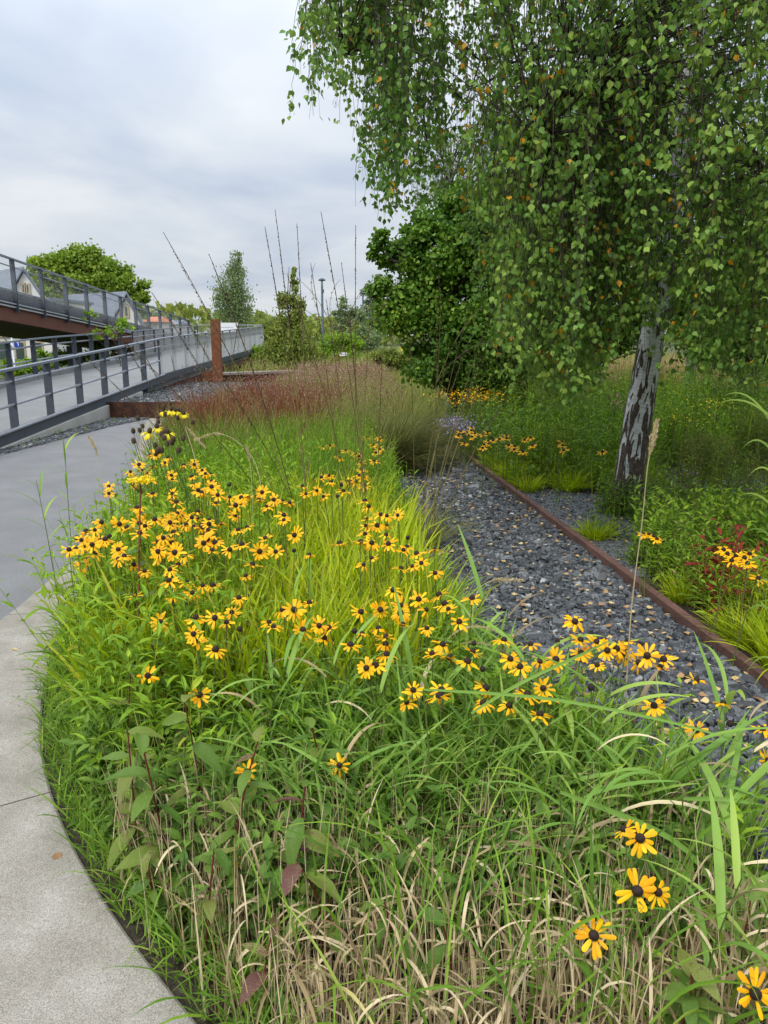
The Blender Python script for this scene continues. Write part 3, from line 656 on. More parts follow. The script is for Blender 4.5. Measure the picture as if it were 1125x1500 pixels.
# ------------------------------------------------------------------ houses
def gable_house(px_l, px_r, py_eave, px_pk, py_pk, y, roof_to, py_roof, label, wins):
    L, Rr, Pk = at(px_l, py_eave, y=y), at(px_r, py_eave, y=y), at(px_pk, py_pk, y=y)
    o = empty('house', (Pk.x, y, 0), label, 'house', 'houses behind the ramp')
    X = lambda v: v - Pk.x
    ze, zp = L.z, Pk.z
    m = MB(); D = 5; DX = at(roof_to, py_roof, y=y).x - Pk.x
    V = [(X(L.x), 0, -2), (X(Rr.x), 0, -2), (X(Rr.x), 0, ze), (0, 0, zp), (X(L.x), 0, ze)]
    V2 = [(a_ + DX, D, c_) for a_, b_, c_ in V]
    m.add(V + V2, [[0, 1, 6, 5], [1, 2, 7, 6], [4, 0, 5, 9], [0, 1, 2, 4]], [[4, 2, 3]]); m.build('wall', M['plaster'], o)
    ov = .35
    for s, E in ((-1, L), (1, Rr)):
        e = (X(E.x) + s * ov, ze - ov * abs((zp - ze) / X(E.x)))
        m = MB(); m.add([(0, -.3, zp + .05), (DX, D, zp + .05), (e[0] + DX, D, e[1] + .05), (e[0], -.3, e[1] + .05), (0, -.3, zp + .22), (DX, D, zp + .22), (e[0] + DX, D, e[1] + .22), (e[0], -.3, e[1] + .22)],
                        [[0, 1, 2, 3], [7, 6, 5, 4], [0, 3, 7, 4], [1, 5, 6, 2], [2, 6, 7, 3]])
        m.build('roof', M['slate'], o)
    for (pa, pb, ya, yb_) in wins:
        A, B = at(pa, ya, y=y), at(pb, yb_, y=y); cx, cz = (A.x + B.x) / 2 - Pk.x, (A.z + B.z) / 2; ww, hh = B.x - A.x, A.z - B.z
        f = MB(); 
        f.box((cx, -.04, cz + hh / 2 + .07), (ww + .28, .1, .14)); f.box((cx, -.04, cz - hh / 2 - .07), (ww + .28, .1, .14))
        f.box((cx - ww / 2 - .07, -.04, cz), (.14, .1, hh)); f.box((cx + ww / 2 + .07, -.04, cz), (.14, .1, hh)); fr = f.build('window', M['stonetrim'], o)
        MB().box((cx, -.01, cz), (ww, .05, hh)).build('pane', M['winglass'], fr)
gable_house(14, 66, 437, 37, 395, 62, -60, 395, 'cream gabled house with blue grey slate roof behind the high railing', ((33, 36.5, 417, 428), (39.5, 43, 418, 429)))
gable_house(168, 208, 468, 187.5, 431, 66, 62, 428, 'farther cream gabled house with long slate roof below the big tree', ((183.5, 187.5, 450, 463),))
# long white building under the ramp
A, B = at(-60, 520, y=55), at(78, 520, y=55); zt = at(0, 440, y=55).z
wb = empty('white_building', (A.x, 55, 0), 'long white plastered building seen under the high ramp', 'building')
W_ = B.x - A.x
MB().box((W_ / 2, 4, (zt - 2) / 2), (W_, 8, zt + 2)).build('wall', M['plaster'], wb)
MB().box((W_ / 2, 4, zt + .1), (W_ + .3, 8.4, .2)).build('roof', M['slate'], wb)
for pyl in (483, 493): zz = at(0, pyl, y=55).z; MB().box((W_ / 2, -.05, zz), (W_, .1, .1)).build('cornice', M['stonetrim'], wb)
for px in (-28, -11, 6, 24.5, 42, 59):
    p = at(px, 477, y=55); f = MB()
    f.box((p.x - A.x, -.03, p.z), (.42, .06, 1.0)); fr = f.build('window', M['stonetrim'], wb)
    MB().box((p.x - A.x, -.055, p.z), (.28, .06, .86)).build('pane', M['winglass'], fr)
for px in (-25, 3, 30, 56):
    p = at(px, 515, y=55); f = MB(); f.box((p.x - A.x, -.03, p.z), (.8, .06, 1.5)); fr = f.build('doorway', M['stonetrim'], wb)
    MB().box((p.x - A.x, -.055, p.z - .05), (.55, .06, 1.3)).build('pane', M['winglass'], fr)
# orange roofed house far off and grey roofed one
for (pl_, pr, pt, pb, y, mt, lb) in ((208, 231, 463, 480, 90, 'tile', 'small distant house with orange red tiled roof'), (228, 262, 468, 482, 100, 'slate', 'distant low building with grey roof near the ramp end')):
    A, B = at(pl_, pt, y=y), at(pr, pt, y=y); zt = A.z; ze = at(0, (pt + pb) / 2, y=y).z
    o = empty('house', (A.x, y, 0), lb, 'house'); w_ = B.x - A.x
    MB().box((w_ / 2, 3, (ze - 1) / 2), (w_, 6, ze + 1)).build('wall', M['plaster'], o)
    m = MB(); m.add([(-.3, -.3, ze), (w_ + .3, -.3, ze), (w_ + .3, 6.3, ze), (-.3, 6.3, ze), (.2, 3, zt), (w_ - .2, 3, zt)], [[0, 1, 5, 4], [2, 3, 4, 5]], [[1, 2, 5], [3, 0, 4]]); m.build('roof', M[mt], o)
# sign mast with blue sign near the white building
c = at(18, 505, y=40); sm_ = empty('road_sign', (c.x, 40, 0), 'grey pole with small blue and white sign under the ramp', 'sign')
t = at(18, 470, y=40).z
MB().tube([(0, 0, -.5), (0, 0, t)], .05, 8).build('pole', M['galv'], sm_, smooth=True)
zz = at(24, 504, y=40).z
MB().box((.28, -.06, zz), (.30, .02, .30)).build('blue_plate', M['blue'], sm_)
f = MB(); f.box((.34, -.073, zz + .01), (.035, .006, .2)); f.box((.30, -.073, zz + .07), (.07, .006, .04)); f.build('white_mark', M['white'], sm_)
sl_ = MB().tube([tuple(at(-6, 480, y=38) - Vector((c.x, 38, 0))), tuple(at(20, 512, y=38) - Vector((c.x, 38, 0)))], .03, 6)
o = sl_.build('stay_cable', M['steel'], None, (c.x, 38, 0)); tag(o, 'dark slanting stay cable in front of the white building', 'cable')

# ------------------------------------------------------------------ trees
def leaf_mesh(name, tpl, P, X, Z, size, tint, mat, parent, kind='stuff', wid=None):
    V, Q, T = scatter_np(tpl[0], tpl[1], tpl[2], P, X, Z, size, wid)
    return obj(name, mesh_np(name, V, Q, T, {'tint': np.repeat(tint, len(tpl[0]))}), mat, parent, kind=kind)
def join_tubes(name, P, r, mat, parent, sides=4, tint=None, kind=None):
    V, Q = tube_np(P, r, sides)
    at_ = {'tint': np.repeat(tint if tint is not None else rng.uniform(0, 1, len(P)), P.shape[1] * sides),
           'along': np.tile(np.repeat(np.linspace(0, 1, P.shape[1]), sides), len(P))}
    return obj(name, mesh_np(name, V, Q, None, at_, smooth=True), mat, parent, kind=kind)
def bez(A, B, Cc, k):
    s = np.linspace(0, 1, k)[None, :, None]; A, B, Cc = A[:, None], B[:, None], Cc[:, None]
    return (1 - s) ** 2 * A + 2 * s * (1 - s) * B + s * s * Cc
def tree(name, loc, h, trunk_r, blobs, n, leaf, mat, label, cat='tree', group=None, nclump=60, spread=.34, droop=0.0, trunkmat='bark', lean=0.0, tpl=LEAF_RHOMB, trunk_base=True):
    """blobs: (dx, dy, z, rx, ry, rz) ellipsoids, relative to loc"""
    t = empty(name, (loc[0], loc[1], 0), label, cat, group)
    if trunk_r:
        k = 9; s = np.linspace(0, 1, k); P = np.stack([lean * s + .05 * np.sin(s * 7), .04 * np.cos(s * 5), s * h * .93], 1)
        obj('trunk', mesh_np('trunk', *tube_np(P[None], (trunk_r * (1 - .85 * s))[None], 9), smooth=True), M[trunkmat], t)
    Cs = []; vol = np.array([b[3] * b[4] * b[5] for b in blobs]) ** .66; vol /= vol.sum()
    for b, v in zip(blobs, vol):
        kk = max(4, int(nclump * v)); d = rand_dirs(kk) * (rng.uniform(.35, 1, (kk, 1)) ** .5)
        Cs.append(np.array(b[:3]) + d * np.array(b[3:6]) * .86)
    Cs = np.concatenate(Cs); rad = np.concatenate([np.full(max(4, int(nclump * v)), min(b[3:6])) for b, v in zip(blobs, vol)]) * spread * rng.uniform(.6, 1.3, len(Cs))
    # limbs to the clumps
    if trunk_r:
        zt = np.clip(Cs[:, 2] - rng.uniform(.1, .35, len(Cs)) * h, .15 * h, .85 * h)
        A = np.stack([lean * zt / h, zt * 0, zt], 1); B = (A + Cs) / 2 + np.array([0, 0, .05 * h]) * (1 if droop == 0 else 2)
        P = bez(A, B, Cs, 6); rr = np.linspace(1, .25, 6)[None] * np.full((len(Cs), 1), trunk_r * .22)
        join_tubes('branches', P, rr, M['twig'], t, 4, kind='stuff')
    ci = rng.integers(0, len(Cs), n)
    off = rng.normal(0, 1, (n, 3)); off *= (np.abs(rng.normal(0, .55, (n, 1))) + .35) / np.linalg.norm(off, axis=1, keepdims=True)
    off[:, 2] *= (.8 + droop * 1.2); off[:, 2] -= droop * np.abs(off[:, 2]) * .5
    P = Cs[ci] + off * rad[ci][:, None]
    P = P[P[:, 2] > .05]; n = len(P)
    X = rand_dirs(n); X[:, 2] -= .35 + droop * 1.5
    tint = np.clip(rng.beta(2, 2, n) * .75 + (rng.uniform(0, 1, len(Cs))[ci[:n]] * .25), 0, 1)
    leaf_mesh('crown', tpl, P, X, rand_dirs(n, .0, 1), leaf * rng.uniform(.6, 1.25, n), tint, mat, t)
    return t
def wx(px, y): return at(px, 500, y=y).x

# big lime tree behind the houses
def zpx(py, y): return at(0, py, y=y).z
def tree_px(name, px, y, pytop, blobs_px, n, leaf, mat, label, **kw):
    """blobs in pixels of the photo measured at that distance: (px, py, rpx, rpy, depthfactor)"""
    x0 = wx(px, y); s = y / FPX * 1.0; bl = []
    for (bx, by, rx, ry) in blobs_px:
        p = at(bx, by, y=y); bl.append((p.x - x0, rng.uniform(-.2, .2) * rx * s, p.z, rx * s, rx * s * .8, ry * s))
    return tree(name, (x0, y), zpx(pytop, y), kw.pop('trunk_r', .02 * zpx(pytop, y)), bl, n, leaf, mat, label, **kw)
tree_px('lime_tree', 132, 85, 357, [(62, 405, 26, 20), (75, 400, 34, 26), (120, 385, 38, 28), (165, 410, 34, 30), (195, 425, 24, 26), (110, 425, 55, 26), (170, 450, 45, 20), (60, 420, 20, 18)], 42000, .36, M['lindentree'], 'broad light green deciduous tree rising above the slate roofs', nclump=230, spread=.36, trunk_r=.4)
tree_px('birch_tree', 343, 46, 354, [(347, 378, 8, 24), (345, 400, 14, 20), (338, 425, 24, 26), (352, 445, 19, 25), (328, 440, 14, 20), (343, 465, 25, 18)], 9000, .11, M['willow'], 'slender pale birch with wispy crown behind the white board', nclump=130, spread=.75, droop=1.0, trunk_r=.06)
tree_px('birch_tree', 425, 30, 378, [(426, 400, 7, 20), (424, 425, 14, 24), (425, 455, 24, 26), (420, 495, 38, 30), (440, 520, 42, 24), (400, 520, 30, 24)], 15000, .095, M['olivetree'], 'cone shaped olive green young tree left of the nearer lamp', nclump=110, spread=.4, droop=.6, trunk_r=.05)
for (px, y, pt, bl, n, lf, mt, lb) in (
    (392, 48, 463, [(385, 487, 16, 16), (400, 480, 14, 16), (375, 500, 14, 16)], 3500, .17, 'olivetree', 'green bushy tree behind the end of the ramp'),
    (490, 38, 490, [(478, 512, 22, 20), (500, 508, 24, 24), (520, 515, 20, 22)], 5000, .13, 'forb', 'fresh green round bush right of the nearer lamp'),
    (508, 50, 432, [(505, 462, 17, 26), (520, 480, 24, 28), (495, 490, 16, 20), (535, 500, 22, 30)], 6500, .15, 'willow', 'dark green drooping tree between the two lamps'),
    (548, 60, 400, [(540, 440, 14, 28), (555, 470, 22, 36), (570, 440, 18, 34), (560, 420, 14, 22)], 6500, .17, 'willow', 'pale feathery tree behind the farther lamp'),
    (455, 34, 505, [(450, 525, 26, 20), (480, 530, 26, 16), (430, 530, 26, 16)], 5500, .10, 'olive', 'olive bush at the foot of the cone shaped tree'),
    (572, 24, 500, [(560, 520, 18, 14), (585, 525, 22, 16), (605, 530, 22, 14)], 4500, .07, 'olivetree', 'yellow green goldenrod thicket left of the dark shrub'),
    (80, 30, 500, [(20, 540, 24, 16), (60, 530, 26, 16), (100, 525, 26, 18), (140, 515, 22, 16)], 6500, .11, 'forb', 'green thicket growing between the two ramps'),
    (200, 34, 490, [(180, 510, 30, 14), (230, 505, 30, 12)], 3000, .12, 'olivetree', 'olive shrubs under the upper ramp'),
    (345, 33, 515, [(345, 530, 26, 14), (375, 520, 18, 16), (310, 530, 20, 12)], 3500, .10, 'forb', 'low bushes under the landing of the ramp')):
    tree_px('bush' if pt > 480 else 'tree', px, y, pt, bl, n, lf, M[mt], lb, cat='bush' if pt > 480 else 'tree', nclump=50, spread=.45, trunk_r=.04 if pt > 480 else .07)
# wispy shrub in front of the upper ramp
tree_px('shrub', 172, 24, 440, [(165, 480, 28, 12), (130, 465, 14, 10), (190, 478, 18, 12), (150, 490, 26, 8)], 700, .085, M['forb'], 'thin leafy shoots growing up in front of the brown beam', cat='shrub', nclump=30, spread=.4, trunk_r=.02)
# far tree line that reads as one mass
q = np.stack([rng.uniform(-160, 220, 22000), rng.uniform(120, 150, 22000)], 1)
top = 4.6 + 2.6 * np.array([mnoise.noise((x * .045, 3.1, 0)) for x in q[:, 0]]) + 1.2 * np.array([mnoise.noise((x * .17, 9.1, 0)) for x in q[:, 0]])
zq = rng.uniform(0, 1, len(q)) ** .6 * top
leaf_mesh('far_treeline', LEAF_RHOMB, np.c_[q, zq], rand_dirs(len(q)), rand_dirs(len(q), 0, 1), rng.uniform(.7, 1.5, len(q)), rng.uniform(0, 1, len(q)), M['olivetree'], None)
tag(bpy.data.objects['far_treeline'], 'distant line of trees along the horizon', 'trees')

# dark shrub trees behind the birch
def dark_tree(px, y, pytop, bl, n, leaf, mat, lb, **kw):
    return tree_px('hazel_tree', px, y, pytop, bl, n, leaf, mat, lb, cat='tree', nclump=kw.pop('nclump', 130), spread=kw.pop('spread', .36), trunk_r=kw.pop('trunk_r', .07), tpl=LEAF_LANCE, **kw)
dark_tree(665, 12.5, 300, [(590, 400, 44, 52), (650, 370, 60, 60), (720, 400, 70, 90), (620, 460, 58, 52), (700, 490, 80, 55), (770, 460, 60, 75), (572, 352, 26, 24), (556, 372, 12, 18), (560, 440, 22, 30), (650, 310, 34, 30), (700, 320, 46, 44), (610, 340, 30, 30), (640, 530, 60, 35), (720, 545, 70, 35), (800, 540, 70, 35)], 66000, .060, M['hazel'], 'dense dark green shrub tree left of the birch trunk', nclump=230, spread=.5)
dark_tree(870, 15.5, 150, [(820, 420, 90, 100), (930, 400, 90, 110), (860, 280, 100, 100), (760, 350, 70, 90), (890, 500, 110, 30), (1010, 430, 70, 90), (840, 530, 60, 30), (780, 540, 60, 34)], 42000, .075, M['hazel'], 'dark tree standing behind the birch trunk')
dark_tree(1090, 13.5, 200, [(1060, 440, 90, 90), (1150, 420, 100, 110), (1110, 330, 90, 80), (1180, 520, 80, 50), (1040, 500, 60, 35)], 28000, .072, M['hazel'], 'dark tree filling the right side behind the birch')
tree_px('birch_tree', 655, 18, 170, [(650, 240, 34, 60), (690, 270, 46, 80), (640, 300, 34, 50), (720, 220, 46, 80)], 9000, .05, M['willow'], 'thin pale birch behind the dark shrub tree', nclump=90, spread=.36, droop=.9, trunk_r=.07, trunkmat='whitebark')
x3 = wx(1012, 14.5)
tree('birch_tree', (x3, 14.5), 8, .10, [(0, 0, 5.5, 1.8, 1.6, 2.2), (.4, 0, 3.9, 1.6, 1.5, 1.2)], 6000, .06, M['birch'], 'second birch whose white trunk shows behind the meadow on the right', trunkmat='whitebark', droop=.8)
x4 = wx(878, 17)
tree('birch_tree', (4.5, 16.5), 8, .09, [(0, 0, 5.2, 1.6, 1.6, 2.0)], 4000, .06, M['birch'], 'slim third birch in the shade behind the main trunk', trunkmat='whitebark', droop=.8)
# yellowing birch at the right edge
tree('birch_tree', (5.6, 8.6), 8.5, .09, [(-.7, -.2, 4.2, 1.1, 1.1, 1.1), (-.5, 0, 3.3, .9, .9, .7), (.3, 0, 5.5, 1.6, 1.5, 1.4)], 6500, .05, M['yellowleaf'], 'birch with yellow autumn leaves at the upper right edge', trunkmat='whitebark', droop=.7, tpl=LEAF_BIRCH, nclump=70)

# ------------------------------------------------------------------ the main birch
BX, BY = 2.27, 7.1
bt = empty('weeping_birch', (BX, BY, 0), 'large weeping birch with white and black fissured trunk right of the track', 'tree')
def trunk_axis(z): return np.array([.045 * z ** 1.25 + .05 * np.sin(z * .55), -.02 * z, z])
nz_, na_ = 420, 110
zz = np.concatenate([np.linspace(-.05, 3.6, 340), np.linspace(3.6, 9.6, 81)[1:]]); nz_ = len(zz)
V = []; fis = []
for z_ in zz:
    r0 = .115 * (1 - z_ / 11.5) + .055 * math.exp(-max(z_, 0) / .16) + .012 * math.exp(-abs(z_ - .9) / .4); ax = trunk_axis(max(z_, 0.0)); ax[2] = z_
    for k in range(na_):
        a_ = 2 * PI * k / na_
        c_, s_ = math.cos(a_), math.sin(a_)
        q_ = Vector((c_ * .9, s_ * .9, z_ * 1.15)); q_ += Vector((mnoise.noise(q_ * 2.2 + Vector((7, 0, 0))), mnoise.noise(q_ * 2.2 + Vector((0, 7, 0))), mnoise.noise(q_ * 2 + Vector((0, 0, 7))))) * .55
        d_ = mnoise.noise(Vector((q_.x * 2.3, q_.y * 2.3, q_.z * 3.6))) + .6 * mnoise.noise(Vector((q_.x * 7.5, q_.y * 7.5, q_.z * 6.0)))
        thr = -.42 + .46 * min(max(z_, 0), 1.2) + .22 * max(0, min(z_, 4) - 1.2)
        f_ = 1 / (1 + math.exp(-(d_ - thr) * 14))
        fis.append(f_)
        rough_ = .5 + .5 * mnoise.noise(Vector((c_ * 5, s_ * 5, z_ * 9)))
        rr_ = r0 * (1 + .05 * math.sin(3 * a_ + z_) + .12 * math.exp(-max(z_, 0) / .12) * math.sin(5 * a_ + 1)) + f_ * (.004 + .012 * rough_ * (1 if z_ < 1.6 else .5))
        V.append((ax[0] + c_ * rr_, ax[1] + s_ * rr_, ax[2]))
idx = np.arange(nz_ * na_).reshape(nz_, na_); nx_ = np.roll(idx, -1, 1)
Q = np.stack([idx[:-1], nx_[:-1], nx_[1:], idx[1:]], -1).reshape(-1, 4)
obj('trunk', mesh_np('trunk', V, Q, None, {'fissure': np.array(fis)}, smooth=True), M['birchbark'], bt)

nl = 46
lz = np.concatenate([[2.9, 3.1, 2.2, 2.35, 3.3], rng.uniform(2.6, 8.4, nl - 5)]); lyaw = np.concatenate([[R(200), R(230), R(-60), R(25), R(165)], rng.uniform(0, 2 * PI, nl - 5)])
ll = np.concatenate([[2.5, 2.4, 1.7, 2.2, 2.5], rng.uniform(1.6, 3.2, nl - 5) * np.clip(1.25 - (lz[5:] - 3) / 9, .5, 1.2)])
ENV = np.array([(380, -60), (446, 60), (452, 185), (475, 150), (500, 130), (528, 190), (545, 270), (560, 330), (600, 318), (640, 290), (690, 380), (715, 470), (745, 545), (790, 575), (822, 608), (850, 590), (875, 540), (905, 500), (935, 470), (960, 500), (990, 545), (1040, 560), (1090, 585), (1200, 610), (1500, 640)])
for i in range(nl):
    for _ in range(12):
        ex = (BX + .1 + math.cos(lyaw[i]) * ll[i], BY + math.sin(lyaw[i]) * ll[i], lz[i] - .25); u_, v_ = proj(ex)
        if u_ < 800 and v_ > np.interp(u_, ENV[:, 0], ENV[:, 1]) - 60: ll[i] *= .9
A = np.array([trunk_axis(z_) for z_ in lz]); dh = np.stack([np.cos(lyaw), np.sin(lyaw), lyaw * 0], 1)
Bm = A + dh * ll[:, None] * .5 + np.array([0, 0, 1]) * (ll * .55)[:, None]
En = A + dh * ll[:, None] + np.array([0, 0, 1]) * (ll * rng.uniform(-.05, .35, nl))[:, None]
LP = bez(A, Bm, En, 12); LP[:, 1:] += rng.normal(0, .035, LP[:, 1:].shape); LP[:, 6:, 2] -= (np.linspace(0, 1, 6) ** 2 * .35)[None]
LR = (np.linspace(1, .12, 12)[None] * (.012 + .008 * ll)[:, None]) * .8
join_tubes('branches', LP, LR, M['bark'], bt, 6, kind='stuff')
# the envelope of the hanging curtain, bottom edge
ENV = np.array([(380, -60), (446, 60), (452, 185), (475, 150), (500, 130), (528, 190), (545, 270), (560, 330), (600, 318), (640, 290), (690, 380), (715, 470), (745, 545), (790, 575), (822, 608), (850, 590), (875, 540), (905, 500), (935, 470), (960, 500), (990, 545), (1040, 560), (1090, 585), (1200, 610), (1500, 640)])
ns = 2900; lim = LP[:, 3:].reshape(-1, 3)
TOP, BOT = [], []; tries = 0
while len(TOP) < ns and tries < 200000:
    tries += 1
    a_ = rng.uniform(0, 2 * PI); rr_ = 2.95 * math.sqrt(rng.uniform(.02, 1) if rng.uniform() < .5 else rng.uniform(.45, 1)); x_ = 2.35 + math.cos(a_) * rr_ * 1.04; y_ = 6.7 + math.sin(a_) * rr_ * .9
    zb_ = rng.uniform(1.05, 5.6) if rng.uniform() < .85 else rng.uniform(5, 8); L1 = rng.uniform(.6, 1.9)
    u_, v_ = proj((x_, y_, zb_)); e_ = np.interp(u_, ENV[:, 0], ENV[:, 1])
    if v_ > e_ - abs(rng.normal(0, 40)): continue
    if u_ < 720 and rng.uniform() > (.8 if u_ < 560 else .85): continue
    if y_ > 7.3 and rng.uniform() < .6: continue
    
    zt_ = zb_ + L1
    if rr_ > 2.95 * math.sqrt(max(.05, 1 - ((zt_ - 4.3) / 5.2) ** 2)) + .1: continue
    TOP.append((x_, y_, zt_)); BOT.append((x_ + rng.normal(0, .06), y_ + rng.normal(0, .06), zb_))
# the front curtain that hides the upper trunk and hangs lowest left of it
for i in range(760):
    u_ = rng.uniform(700, 1125) if i < 330 else (rng.uniform(735, 960) if i < 560 else rng.uniform(450, 640)); y_ = rng.uniform(4.9, 6.6); e_ = np.interp(u_, ENV[:, 0], ENV[:, 1])
    v_ = e_ - abs(rng.normal(0, 60 if i < 560 else 90)); b_ = at(u_, v_, y=y_); L1 = rng.uniform(.6, 1.5)
    TOP.append((b_.x, b_.y, b_.z + L1)); BOT.append((b_.x + rng.normal(0, .05), b_.y + rng.normal(0, .05), b_.z))
TOP = np.array(TOP) - [BX, BY, 0]; BOT = np.array(BOT) - [BX, BY, 0]; ns = len(TOP)
# connect each strand to the nearest branch
near = np.empty((ns, 3))
for i in range(ns):
    d_ = np.linalg.norm((lim - TOP[i]) * [1, 1, .8], axis=1); near[i] = lim[np.argmin(d_)]
midp = np.stack([TOP[:, 0] * .95 + near[:, 0] * .05, TOP[:, 1] * .95 + near[:, 1] * .05, np.maximum(TOP[:, 2], near[:, 2]) + .12], 1)
kS = 10
P1 = bez(near, midp, TOP, 7)
s_ = np.linspace(0, 1, kS)[None, :, None]; P2 = TOP[:, None] * (1 - s_) + BOT[:, None] * s_ + np.cumsum(rng.normal(0, .020, (ns, kS, 3)), 1)
SP = np.concatenate([P1[:, :-1], P2], 1)
SR = np.concatenate([np.linspace(.0055, .0028, 6), np.linspace(.0026, .0010, kS)])[None] * rng.uniform(.7, 1.2, (ns, 1))
join_tubes('hanging_twigs', SP, SR, M['twig'], bt, 3, kind='stuff')
# leaves hang along the strands
LPx, LT = [], []
for i in range(ns):
    L1 = np.linalg.norm(BOT[i] - TOP[i]); n_ = int(L1 / .027) + 3
    nd_ = np.sort(rng.uniform(-.3, 1.02, max(3, int(n_ / 2.6)))); t_ = np.sort(np.clip(nd_[rng.integers(0, len(nd_), n_)] + rng.normal(0, .006, n_), -.33, 1.03));
    pts = np.empty((n_, 3)); 
    m_ = t_ >= 0
    pa = P2[i]; f_ = np.clip(t_, 0, 1) * (kS - 1); j_ = np.minimum(f_.astype(int), kS - 2); fr = (f_ - j_)[:, None]
    pts[:] = pa[j_] * (1 - fr) + pa[j_ + 1] * fr
    if (~m_).any():
        g_ = (1 + t_[~m_] * 3) * 6; g_ = np.clip(g_, 0, 5.99); j2_ = g_.astype(int); fr2 = (g_ - j2_)[:, None]; pts[~m_] = P1[i][j2_] * (1 - fr2) + P1[i][np.minimum(j2_ + 1, 6)] * fr2
    LPx.append(pts); st = min(1, max(0, .5 + 1.1 * mnoise.noise(Vector(TOP[i]) * 1.1) + rng.normal(0, .12))) * 1.35; yel = (rng.uniform() < .04)
    tt_ = rng.beta(2, 2, n_) * .6 + st * .32; tt_ = np.minimum(tt_, .93); yy = rng.uniform(0, 1, n_) < (.25 if yel else .012); tt_[yy] = .99
    LT.append(tt_)
LPx = np.concatenate(LPx); LT = np.concatenate(LT); n = len(LPx)
print('birch leaves', n)
off = rand_dirs(n); off[:, 2] *= .3; LPx = LPx + off * rng.uniform(.008, .060, (n, 1)) + rng.normal(0, .008, (n, 3))
X = off * .75 + np.array([0, 0, -1.0]) + rng.normal(0, .38, (n, 3)); Zl = off + rng.normal(0, .5, (n, 3)) + np.array([0, -.15, .35])
LS = rng.uniform(.026, .050, n)
uu, vv = proj(LPx + [BX, BY, 0]); dist = LPx[:, 1] + BY
sc_ = np.where((uu > 440) & (uu < 1125) & (vv > 0) & (vv < 620), LS / dist, 0)
big = np.argsort(-sc_)[:290]; mk = np.ones(n, bool); mk[big] = False
crown = leaf_mesh('crown', LEAF_BIRCH, LPx[mk], X[mk], Zl[mk], LS[mk], LT[mk], M['birch'], bt)
lm = []
for k in range(14):
    lm.append(mesh_np('leaf', LEAF_BIRCH[0] * [1, rng.uniform(.9, 1.1), rng.uniform(.5, 1.5)], LEAF_BIRCH[1], None, {'tint': np.full(9, LT[big[k * 9]])})); lm[-1].materials.append(M['birch'])
def basis(X, Z):
    X = Vector(X).normalized(); Y = Vector(Z).cross(X).normalized(); Z = X.cross(Y)
    return Matrix((X, Y, Z)).transposed()
for j, i in enumerate(big):
    o = obj('leaf', lm[j % 14], None, crown, LPx[i]); o.rotation_mode = 'QUATERNION'; o.rotation_quaternion = basis(X[i], Zl[i]).to_quaternion(); o.scale = (LS[i],) * 3
# branch stubs that show on the right
o = MB().tube([(at(1150, 280, y=6.4) - Vector((BX, BY, 0))), (at(1105, 298, y=6.6) - Vector((BX, BY, 0))), (at(1070, 320, y=6.9) - Vector((BX, BY, 0)))], [.03, .026, .015], 8).build('bare_branch', M['whitebark'], bt, smooth=True)

# ------------------------------------------------------------------ flowers
TOPS = {}
def petal_geo(L, W, bend, ang, r0=.006, tiltz=0.0):
    """one ray petal in the flower's frame"""
    xs = np.array([0, .35, .75, .94, 1.0]); hw = np.array([.28, .82, 1.0, .72, .16]) * W / 2
    th = -bend * xs; zc = np.cumsum(np.concatenate([[0], np.diff(xs) * L * np.sin((th[1:] + th[:-1]) / 2 + tiltz)])); xc = r0 + np.cumsum(np.concatenate([[0], np.diff(xs) * L * np.cos((th[1:] + th[:-1]) / 2 + tiltz)]))
    V = []
    for i in range(5): V += [(xc[i], -hw[i], zc[i] - .15 * hw[i]), (xc[i], 0, zc[i] + .12 * hw[i]), (xc[i], hw[i], zc[i] - .15 * hw[i])]
    V = np.array(V); c_, s_ = math.cos(ang), math.sin(ang)
    V = np.stack([V[:, 0] * c_ - V[:, 1] * s_, V[:, 0] * s_ + V[:, 1] * c_, V[:, 2]], 1)
    Q = [[3 * i + k, 3 * i + 3 + k, 3 * i + 4 + k, 3 * i + 1 + k] for i in range(4) for k in range(2)]
    return V, np.array(Q)
def petal_ring(seed, droop, n=None, L=.030, W=.0092):
    r = np.random.default_rng(seed); n = n or int(r.integers(11, 15)); Vs, Qs, At = [], [], []
    for k in range(n):
        if r.uniform() < .07: continue
        V, Q = petal_geo(L * r.uniform(.72, 1.12), W * r.uniform(.75, 1.15), droop + r.normal(0, .32), 2 * PI * (k + r.uniform(-.38, .38)) / n, tiltz=.15 + r.normal(0, .16))
        Qs.append(Q + sum(len(v) for v in Vs)); Vs.append(V); At.append(np.full(len(V), r.uniform()))
    return Vs, Qs, At
def ring_mesh(seed, droop, mat, **k):
    Vs, Qs, At = petal_ring(seed, droop, **k)
    me = mesh_np('petals', np.concatenate(Vs), np.concatenate(Qs), None, {'tint': np.concatenate(At)}, smooth=True); me.materials.append(mat); return me
cone_me = MB().lathe([(.0085, -.002), (.0095, .003), (.0085, .008), (.0055, .0115), (.0001, .013)], sides=10).mesh('cone', smooth=True); cone_me.materials.append(M['cone'])
cone2 = MB().lathe([(.006, -.002), (.0085, .004), (.0085, .012), (.006, .018), (.0001, .021)], sides=10).mesh('seed_cone', smooth=True); cone2.materials.append(M['seed'])
RINGS = {'flat': [ring_mesh(100 + i, .25, M['petal']) for i in range(6)], 'mid': [ring_mesh(120 + i, .7, M['petal']) for i in range(6)], 'droop': [ring_mesh(140 + i, 1.2, M['petal']) for i in range(5)]}
LEMON = [ring_mesh(160 + i, 1.9, M['petalpale'], n=9, L=.028, W=.012) for i in range(4)]
leaf_lance_me = []
